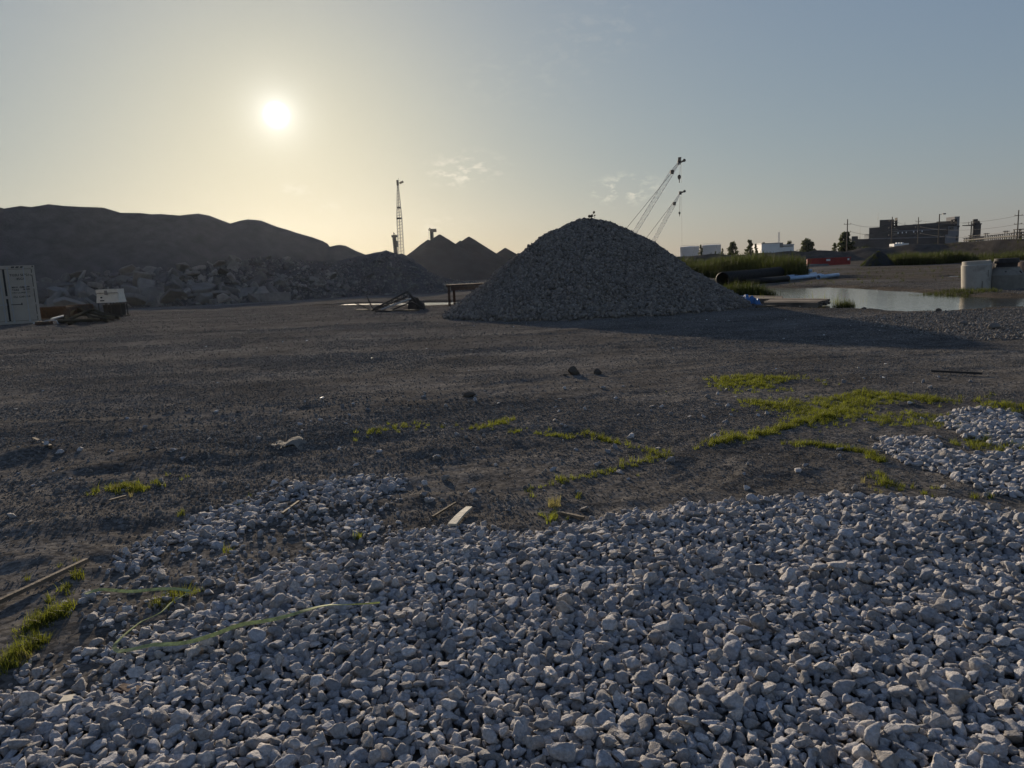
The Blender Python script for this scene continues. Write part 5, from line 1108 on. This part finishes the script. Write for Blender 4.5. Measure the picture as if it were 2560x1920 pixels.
    m = MB(); r4 = [A + v * .08, A + u * Ln + v * .08, A + u * Ln + v * 2.3, A + v * 2.3]; m.hexa(r4, [q + Vector((0, 0, .15)) for q in r4]); m.build('bin_floor', 'steel_dark', root)
    for k in range(9): p = A + u * (.3 + k * (Ln - .6) / 8) - v * .06; m = MB(); m.box(p + Vector((0, 0, hh * .46)), (.12, .12, hh * .9), Matrix.Rotation(math.atan2(u.y, u.x), 3, 'Z')); m.build('rib', 'red_paint', root)
    m = MB(); m.bar(A - v * .05 + Vector((-.1, 0, hh)), A + u * (Ln + .1) - v * .05 + Vector((0, 0, hh)), .07, 4); m.build('rim', 'red_paint', root)
    for t, w in ((.49, .55), (.95, .25)): m = MB(); p = A + u * (Ln * t) - v * .13 + Vector((0, 0, hh * .74)); m.box(p, (w, .02, .28), Matrix.Rotation(math.atan2(u.y, u.x), 3, 'Z')); m.build('sign_plate', 'white_paint', root)
    Rz = Matrix.Rotation(math.atan2(u.y, u.x), 3, 'Z')
    p = A + u * 1.3 - v * 1.4; m = MB(); m.hexa([p + Rz @ Vector(q) for q in ((-1.6, -.5, -.3), (1.9, -.5, -.3), (1.9, .5, -.3), (-1.6, .5, -.3))], [p + Rz @ Vector(q) for q in ((-1.3, -.3, .25), (1.4, -.3, .25), (1.5, .3, .22), (-1.2, .3, .3))]); o = m.build('concrete_slab', 'concrete_rubble'); tag(o, 'low grey concrete slab leaning against the left end of the red bin', 'concrete slab')
right_yard()

# ---------------------------------------------------------------- plants
def blade_mesh(name, seed, n, spread, hmin, hmax, w, bend, material, seg=3):
    rd = np.random.default_rng(seed); V = []; Fc = []
    for _ in range(n):
        a = rd.random() * 6.283; r = spread * rd.random() ** .6; b = np.array([math.cos(a) * r, math.sin(a) * r, -.02]); h = rd.uniform(hmin, hmax); d = rd.random() * 6.283; dv = np.array([math.cos(d), math.sin(d), 0]); sd = np.array([-math.sin(d + rd.normal(0, .6)), math.cos(d), 0]); bb = bend * rd.uniform(.3, 1.4); i0 = len(V)
        for k in range(seg + 1):
            t = k / seg; p = b + np.array([0, 0, 1]) * h * t * (1 - .25 * bb * t) + dv * h * bb * t * t * .7; ww = w * (1 - t) ** .8 * rd.uniform(.8, 1.2) + w * .04
            V += [p - sd * ww, p + sd * ww]
        for k in range(seg): Fc.append((i0 + 2 * k, i0 + 2 * k + 1, i0 + 2 * k + 3, i0 + 2 * k + 2))
    me = bpy.data.meshes.new(name); me.from_pydata([tuple(v) for v in V], [], Fc); me.materials.append(MATS[material]); return me
variant_set('grass_shapes', [blade_mesh('grass_shape', 500 + i, 22, .35, .4, 1.0, .022, .8, 'grass') for i in range(8)])
variant_set('dry_shapes', [blade_mesh('dry_shape', 520 + i, 16, .25, .5, 1.0, .014, .6, 'grass_dry') for i in range(5)])
variant_set('reed_shapes', [blade_mesh('reed_shape', 540 + i, 16, .32, .55, 1.0, .016, .35, 'reed') for i in range(7)])
variant_set('sprig_shapes', [blade_mesh('sprig_shape', 560 + i, 9, .25, .4, 1.0, .010, .3, 'grass') for i in range(4)])
def sow(name, key, lines, label, s0, s1, group=None):
    P = []; S = []
    for pts, width, dens in lines:
        l = gp(pts); Ls = sum(np.linalg.norm(b - a) for a, b in zip(l[:-1], l[1:])); n = int(Ls * dens); q = line_pts(pts, Ls / max(n, 2)); q = q + RNG.normal(0, 1, q.shape) * np.array([width * .5, width]) * (.8 + 1.6 * RNG.random((len(q), 1)) ** 4)
        k = fbm(q[:, 0] * 1.7, q[:, 1] * 1.7, 3) > RNG.uniform(-.35, .25, len(q)); q = q[k]; P.append(q); S.append(RNG.uniform(s0, s1, len(q)) * (.7 + .6 * RNG.random(len(q))))
    P = np.concatenate(P); S = np.concatenate(S); n = len(P)
    rot = np.stack([RNG.normal(0, .12, n), RNG.normal(0, .12, n), RNG.uniform(0, 6.28, n)], 1)
    return scatter(name, key, np.stack([P[:, 0], P[:, 1], H(P[:, 0], P[:, 1])], 1), rot, np.stack([S * 1.1, S * 1.1, S], 1), label=label)
sow('grass', 'grass_shapes', [
    ([(1543, 834), (1603, 818), (1671, 821), (1738, 830), (1805, 841), (1872, 854), (1973, 864), (2040, 871)], .16, 330), ([(1590, 826), (1671, 832), (1760, 845), (1850, 862)], .3, 330), ([(2020, 870), (2107, 874), (2212, 886), (2300, 893)], .16, 200),
    ([(1613, 868), (1671, 876), (1738, 888), (1788, 884), (1872, 872)], .14, 260), ([(1720, 880), (1800, 872), (1900, 875), (1960, 880)], .22, 150),
    ([(1513, 975), (1570, 957), (1620, 946), (1671, 935), (1721, 918), (1771, 908), (1805, 894), (1838, 874)], .05, 170), ([(1721, 918), (1790, 905), (1850, 890)], .14, 160),
    ([(1704, 962), (1755, 963), (1805, 972), (1855, 978), (1882, 988), (1902, 1005)], .04, 130),
    ([(1889, 911), (1939, 918), (1990, 938), (2057, 945), (2107, 955), (2124, 972)], .16, 150), ([(1960, 900), (2060, 920), (2180, 950)], .3, 60), ([(1906, 1035), (1933, 1062)], .08, 110), ([(1950, 1060), (1985, 1075), (2030, 1060)], .08, 60), ([(2115, 1082), (2160, 1088)], .06, 120), ([(2185, 965), (2230, 975)], .08, 160)],
    'bright green grass growing in patches over the yard', .035, .078)
sow('grass', 'grass_shapes', [([(1590, 838), (1740, 850), (1900, 868), (2060, 884)], .42, 190), ([(1790, 888), (1930, 893), (2080, 900), (2200, 905)], .40, 150), ([(1760, 905), (1860, 900), (1980, 915), (2100, 935)], .35, 110), ([(1660, 880), (1740, 892)], .2, 110), ([(2120, 950), (2200, 968)], .25, 90)],
    'short thin grass spreading between the thicker strips', .022, .055)
sow('grass', 'grass_shapes', [
    ([(677, 976), (727, 963), (785, 947), (843, 930), (905, 920)], .09, 70), ([(905, 921), (967, 923), (1050, 926), (1098, 912)], .08, 75), ([(1040, 928), (1098, 914)], .07, 170), ([(1104, 939), (1174, 943), (1215, 947), (1257, 941), (1298, 949), (1340, 963), (1381, 976), (1422, 984)], .04, 110),
    ([(1443, 988), (1402, 997), (1360, 1009), (1311, 1021), (1257, 1034)], .04, 150), ([(1257, 1034), (1199, 1050), (1133, 1063), (1062, 1079)], .03, 90)], 'thin line of yellow-green grass curving across the yard', .035, .07)
sow('grass', 'grass_shapes', [([(237, 1063), (270, 1055), (310, 1062)], .05, 130), ([(300, 1055), (375, 1040), (425, 1028)], .07, 30), ([(200, 1066), (215, 1068)], .03, 90), ([(62, 1352), (95, 1340), (137, 1322)], .045, 420), ([(15, 1432), (40, 1410), (62, 1392)], .05, 420), ([(335, 1306), (385, 1290), (425, 1276)], .05, 120),
    ([(130, 1280), (150, 1262), (160, 1245)], .04, 130), ([(120, 1235), (155, 1228)], .05, 60), ([(375, 1112), (400, 1108)], .03, 60), ([(500, 1090), (560, 1075)], .1, 22), ([(480, 1190), (500, 1195)], .05, 30), ([(760, 1175), (775, 1165)], .03, 40), ([(1185, 1128), (1205, 1132)], .035, 180), ([(1245, 1078), (1252, 1076)], .02, 90), ([(1150, 1080), (1156, 1079)], .02, 80), ([(800, 1135), (850, 1125)], .05, 22)],
    'small green grass tufts among the stones', .04, .085)
sow('grass', 'dry_shapes', [([(1190, 1100), (1208, 1102)], .03, 170), ([(1880, 1060), (1990, 1085)], .2, 25), ([(255, 1058), (300, 1066)], .05, 30), ([(40, 1430), (60, 1420)], .03, 80), ([(1720, 1100), (1728, 1098)], .02, 60), ([(830, 1140), (960, 1120)], .1, 8)], 'straw coloured dry grass wisps', .05, .10)

def reed_bed(name, label, poly, n, s0, s1, key='reed_shapes', cat_z=None):
    P = np.array(poly, float); c = np.stack([RNG.uniform(P[:, 0].min(), P[:, 0].max(), n), RNG.uniform(P[:, 1].min(), P[:, 1].max(), n)], 1)
    d = poly_sd(c, P); k = d < fbm(c[:, 0] * .4, c[:, 1] * .4, 3) * .8; c = c[k]; d = d[k]; m = len(c)
    S = RNG.uniform(s0, s1, m) * (.75 + .45 * sst(.3, -.8, d)) * (1 + .45 * fbm(c[:, 0] * .3, c[:, 1] * .3, 3)); rot = np.stack([RNG.normal(0, .1, m), RNG.normal(.08, .1, m), RNG.uniform(0, 6.28, m)], 1)
    return scatter(name, key, np.stack([c[:, 0], c[:, 1], H(c[:, 0], c[:, 1])], 1), rot, np.stack([S, S, S], 1), label=label)
def ell(px, py, rx, ry, n=14): c = G(px, py); return [(c.x + rx * math.cos(t), c.y + ry * math.sin(t)) for t in np.linspace(0, 2 * math.pi, n, endpoint=False)]
a = G(1478, 603); b = G(1732, 599); ln = Vector((b.x - a.x, b.y - a.y, 0)).normalized()
reed_bed('reeds', 'dense tall green reed bed behind the culvert pipes', [(a.x * .96, a.y * .96 - 1), (b.x * .93, b.y * .93), (b.x * 1.04, b.y * 1.04), (b.x * 1.04 - 1, b.y + 7), (a.x + 2, a.y + 8), (a.x - 1, a.y + 4)], 3400, 1.45, 2.05)
reed_bed('reeds', 'clump of yellow-green marsh grass before the culvert mouth', ell(1605, 639, 1.25, 1.3), 330, .5, .85)
reed_bed('reeds', 'thin reeds standing in the shallow water behind the mats', ell(1715, 651, 2.0, 1.2), 26, .35, .6, 'sprig_shapes')
reed_bed('reeds', 'thin reeds standing in water at the end of the nearer mat', ell(1788, 651, 1.3, .9), 22, .35, .6, 'sprig_shapes')
reed_bed('reeds', 'small dark green reed clump standing alone in the pond', ell(1826, 660, .30, .24), 46, .32, .62)
reed_bed('reeds', 'sparse reed stems beside the lone reed clump', ell(1812, 660, .8, .4), 14, .25, .4, 'sprig_shapes')
a = G(1925, 578); b = G(2085, 574)
reed_bed('scrub', 'long dark green scrub growing below the embankment', [(49, 93), (59, 95), (64, 101), (60, 106), (50, 101)], 2200, .95, 1.55)
reed_bed('scrub', 'green scrub climbing the embankment on the right', [(64, 98), (84, 100), (94, 108), (78, 112), (66, 106)], 1300, .7, 1.4)
reed_bed('grass', 'low green weeds on the shore beside the tall concrete ring', ell(2040, 634, 2.4, 1.6), 500, .10, .22)
reed_bed('weeds', 'patchy weeds over the damp ground behind the pond', [(14, 46), (40, 42), (56, 70), (40, 88), (18, 74)], 700, .10, .30)
def bank_weeds():
    P = [];
    dg = bpy.context.evaluated_depsgraph_get(); e = bpy.data.objects['embankment']; me = e.data; co = np.zeros(len(me.vertices) * 3); me.vertices.foreach_get('co', co); co = co.reshape(-1, 3)
    k = (RNG.random(len(co)) < .34) & (co[:, 2] > .3) & (fbm(co[:, 0] * .12, co[:, 1] * .2, 3) > -.05); c = co[k] + RNG.normal(0, .4, (k.sum(), 3)) * np.array([1, 1, 0]); m = len(c); S = RNG.uniform(.25, .8, m)
    scatter('weeds', 'reed_shapes', c, np.stack([RNG.normal(0, .1, m), RNG.normal(0, .1, m), RNG.uniform(0, 6.28, m)], 1), np.stack([S * 1.5, S * 1.5, S], 1), label='scattered weeds on the slope of the embankment')
bank_weeds()
p = G(1897, 569); p = Vector((p.x * 96 / p.y, 96, h1(p.x * 96 / p.y, 96)))
m = MB(); cv = []
for k in range(7): r = 2.0 * (1 - k / 6.6) ** .8 + .05; cv.append((r, 1.75 * k / 6))
m.lathe(p, cv, 22); o = m.build('brush_mound', 'coal', None, True); tag(o, 'dark steep brush-covered mound standing left of the long scrub', 'mound')
for v in o.data.vertices: v.co *= 1; v.co.z += .18 * mnoise.noise(v.co * .9); v.co.x += .2 * mnoise.noise(v.co * 1.1 + Vector((9, 3, 1)))
n = 800; an = RNG.uniform(0, 6.28, n); t = RNG.random(n); S = RNG.uniform(.25, .5, n)
scatter('brush', 'reed_shapes', np.stack([p.x + 2.0 * (1 - t) ** .8 * np.cos(an), p.y + 2.0 * (1 - t) ** .8 * np.sin(an), p.z + 1.6 * t], 1), np.stack([RNG.normal(0, .3, n), RNG.normal(0, .3, n), an], 1), np.stack([S] * 3, 1), label='dry brush covering the dark mound')
def twig():
    z = float(pile_h(np.array([3.1]), np.array([28.9]))[0]); base = AT(1277, 474, 28.8); root = thing('dead_weed', 'dead twiggy weed standing on the very top of the stone pile', 'weed', base - Vector((0, 0, .05)))
    s = 28.8 / F; P = lambda x, y: AT(x, y, 28.8)
    m = MB(); m.bar(P(1276, 474), P(1277, 467), .02, 5); m.bar(P(1277, 468), P(1283, 460), .014, 4); m.bar(P(1277, 468), P(1271, 467), .03, 4); m.bar(P(1278, 468), P(1284, 466), .014, 4); m.bar(P(1284, 466), P(1285, 473), .008, 4); m.build('stem', 'wood_dark', root)
    for x, y, r in ((1283, 458.5, .05), (1273, 467, .06), (1278, 466.5, .06), (1285, 465, .03)): m = MB(); m.lathe(P(x, y), [(.005, -r), (r * .8, -r * .5), (r, 0), (r * .7, r * .6), (.005, r)], 7); m.build('seed_head', 'wood_dark', root)
twig()

# ---------------------------------------------------------------- strap, boards and small things on the stones
def drape(pts, w, name, material, label, lift=.03, seg=.02, flat=True, cat='strap'):
    P = [G(*p, .05) for p in pts]; fine = []
    for k in range(len(P) - 1):
        p0, p1, p2, p3 = P[max(k - 1, 0)], P[k], P[k + 1], P[min(k + 2, len(P) - 1)]
        n = max(2, int((p2 - p1).length / seg))
        for q in range(n): t = q / n; fine.append(.5 * ((2 * p1) + (p2 - p0) * t + (2 * p0 - 5 * p1 + 4 * p2 - p3) * t * t + (3 * p1 - p0 - 3 * p2 + p3) * t ** 3))
    fine.append(P[-1]); n = len(fine); V = []
    gx = np.array([p.x for p in fine]); gy = np.array([p.y for p in fine]); dn = poly_sd(np.stack([gx, gy], 1), GRAVEL); z = H(gx, gy) + lift + np.where(dn < .05, .055, .012) + .012 * fbm(gx * 9, gy * 9, 2)
    k_ = np.ones(9) / 9; z = np.convolve(np.pad(z, 4, 'edge'), k_, 'valid')
    for i, p in enumerate(fine):
        d = (fine[min(i + 1, n - 1)] - fine[max(i - 1, 0)]); d.z = 0; d.normalize(); sd = Vector((-d.y, d.x, 0)); tw = .6 * math.sin(i * .05) + .3 * math.sin(i * .13 + 1)
        c = Vector((p.x, p.y, z[i])); e = (sd * math.cos(tw) + Vector((0, 0, 1)) * math.sin(tw)) * w / 2; nrm = (Vector((0, 0, 1)) * math.cos(tw) - sd * math.sin(tw)) * .0015
        V += [c - e - nrm, c + e - nrm, c + e + nrm, c - e + nrm]
    m = MB(); m.v = [tuple(v) for v in V]
    for i in range(n - 1):
        for j in range(4): m.f.append((4 * i + j, 4 * i + (j + 1) % 4, 4 * i + 4 + (j + 1) % 4, 4 * i + 4 + j))
    m.f += [(3, 2, 1, 0), (4 * n - 4, 4 * n - 3, 4 * n - 2, 4 * n - 1)]
    o = m.build(name, material); tag(o, label, cat); return o
drape([(430, 1281), (405, 1293), (378, 1316), (350, 1340), (318, 1357), (288, 1372), (258, 1390), (247, 1401), (257, 1410), (290, 1413), (325, 1412), (390, 1410), (450, 1394), (507, 1376), (553, 1365), (582, 1359), (657, 1341), (707, 1329), (754, 1325), (822, 1321)], .018, 'webbing_strap', 'strap', 'long yellow-green webbing strap doubled back over the pale stones', .048)
drape([(185, 1287), (203, 1279), (225, 1274), (275, 1272), (330, 1272), (380, 1271), (410, 1275)], .018, 'webbing_strap', 'strap', 'shorter yellow-green strap end lying behind the grass tuft', .042)
def board(label, p0, p1, w, th, mt, name='wood_board', cat='board', lift=.03, bow=0.0, tilt=0.0):
    a = G(*p0, .03); b = G(*p1, .03); u = (b - a).normalized(); v = Vector((-u.y, u.x, 0)); m = MB(); n = 7
    for s in ('x',):
        i0 = 0
        for k in range(n):
            t = k / (n - 1); c = a.lerp(b, t); c.z = h1(a.x, a.y) * (1 - t) + h1(b.x, b.y) * t + lift + bow * math.sin(math.pi * t) + tilt * t; c += v * (bow * 1.0 * math.sin(math.pi * t)); ww = w * (1 - .25 * t if bow else 1)
            m.v += [tuple(c - v * ww / 2), tuple(c + v * ww / 2), tuple(c + v * ww / 2 + Vector((0, 0, th))), tuple(c - v * ww / 2 + Vector((0, 0, th)))]
        for k in range(n - 1):
            for j in range(4): m.f.append((4 * k + j, 4 * k + (j + 1) % 4, 4 * k + 4 + (j + 1) % 4, 4 * k + 4 + j))
        m.f += [(3, 2, 1, 0), (4 * n - 4, 4 * n - 3, 4 * n - 2, 4 * n - 1)]
    o = m.build(name, mt); tag(o, label, cat); return o
board('short pale bowed wooden slat lying at the upper edge of the stones', (977, 1143), (1014, 1101), .055, .014, 'wood_pale', bow=.004, lift=.03)
board('long brown wooden batten lying in the dirt at the left picture edge', (-120, 1350), (188, 1206), .024, .022, 'wood_old', lift=.02)
board('flat reddish brown board end buried among stones, lower left', (255, 1478), (300, 1487), .05, .015, 'wood_red', lift=.02)
board('small pale wood chip on the bare dirt, lower left', (140, 1508), (150, 1492), .045, .012, 'wood_pale', lift=.02)
board('thin grey stick beside the dry grass tuft at the stone edge', (1208, 1108), (1262, 1120), .02, .015, 'wood_old', lift=.01)
board('thin dark rod lying on the bare ground above the right grass patch', (2012, 803), (2122, 808), .028, .028, 'steel_dark', lift=.02, cat='rod', name='steel_rod')
board('dark weathered log leaning in the dirt at the left', (72, 945), (112, 980), .028, .028, 'wood_dark', name='log', cat='log', lift=.015)
board('small pale twig before the left grass tuft', (236, 1080), (272, 1068), .018, .012, 'wood_old', name='twig', cat='twig', lift=.01)
board('grey stick half buried among the scattered stones', (610, 1110), (645, 1076), .016, .014, 'wood_dark', name='stick', cat='stick', lift=.02)
board('grey stick leaning by a stone near the pale slat', (935, 1120), (985, 1088), .013, .012, 'wood_dark', name='stick', cat='stick', lift=.02)
def cardboard():
    c = GH(625, 957); s = c.y / F; nu, nv = 14, 8; u, v = np.meshgrid(np.linspace(-1, 1, nu), np.linspace(-1, 1, nv), indexing='ij')
    X = c.x + u * 37 * s; Y = c.y + v * .11 + .04 * np.sin(u * 5); Z = H(X, Y) + .012 + .014 * np.sin(u * 4 + 1) * (1 - v * v * .4) + .018 * fbm(u * 3, v * 3, 3)
    o = np_mesh('cardboard_sheet', np.stack([X, Y, Z], -1).reshape(-1, 3), grid_faces(nu, nv)[:, ::-1], 'cardboard'); tag(o, 'crumpled flat sheet of grey cardboard lying on the yard', 'cardboard')
cardboard()
for i, (x, y, w, sq, lab) in enumerate([(1015, 857, 29, .5, 'flat dark rock lying alone in the middle of the yard'), (1240, 809, 27, .9, 'upright dark rock, larger of the pair before the stone pile'), (1292, 808, 19, .8, 'round dark rock, smaller of the pair before the stone pile'), (1222, 812, 12, .6, 'little dark rock touching the larger upright rock'),
        (2081, 703, 17, .7, 'squared tan boulder on the shore right of the pond'), (2148, 711, 24, .7, 'rounded pale boulder on the shore near the picture edge'), (1866, 668, 10, .5, 'dark clod at the near pond shore, left of the others'), (2028, 673, 12, .7, 'dark clod heap at the near pond shore, middle'), (1966, 872, 12, .6, 'pale stone sitting at the edge of the big grass patch'), (1909, 1076, 22, .5, 'lone white stone on the dark dirt left of the lower weeds'), (1788, 624.5, 5, .9, 'dark stone sticking out of the pond')]):
    g = GH(x, y); r = w / 2 * g.length / F; me = rock_mesh('rock', 700 + i, 3, (1, .85, sq), 9, .08, .5, .85, 'dark_rock' if i in (0, 1, 2, 3, 6, 7, 10) else 'limestone' if i in (8, 9) else 'concrete_rubble')
    o = bpy.data.objects.new('rock', me); COL.objects.link(o); o.location = g + Vector((0, 0, r * sq * .55)); o.scale = (r, r, r); tag(o, lab, 'rock')
def litter():  # white scraps give the yard its sparkling points; the glint is their colour
    n = 120; y = RNG.uniform(9, 46, n); x = RNG.uniform(-.75, .55, n) * y; k = np.hypot(x - PILE_C[0], y - PILE_C[1]) > 6.5; x, y = x[k], y[k]; n = len(x); m = MB()
    for a, b, z in zip(x, y, H(x, y)):
        s = RNG.uniform(.008, .026); t = RNG.normal(0, 1, (4, 3)) * s * .4; q = [(-s, -s * .6), (s, -s * .5), (s * .8, s * .6), (-s * .7, s * .5)]; c = [(a + q[i][0] + t[i, 0], b + q[i][1] + t[i, 1], z + .03 + abs(t[i, 2])) for i in range(4)]; m.hexa(c, [(p[0], p[1], p[2] + .006) for p in c])
    o = m.build('litter', 'litter'); o['kind'] = 'stuff'; o['label'] = 'tiny white scraps standing in for glints all over the yard'
litter()

# ---------------------------------------------------------------- the air
def haze():
    m = bpy.data.materials.new('haze_air'); m.use_nodes = True; nt = m.node_tree
    for n in list(nt.nodes):
        if n.type == 'BSDF_PRINCIPLED': nt.nodes.remove(n)
    v = nt.nodes.new('ShaderNodeVolumePrincipled'); v.inputs['Color'].default_value = (.82, .88, 1, 1); v.inputs['Density'].default_value = .000035; v.inputs['Anisotropy'].default_value = .74
    nt.links.new(v.outputs[0], nt.nodes['Material Output'].inputs['Volume']); MATS['haze_air'] = m
    b = MB(); b.box((0, 0, 34), (1900, 1900, 74)); o = b.build('haze', 'haze_air'); o['kind'] = 'stuff'; o.display_type = 'WIRE'
haze()
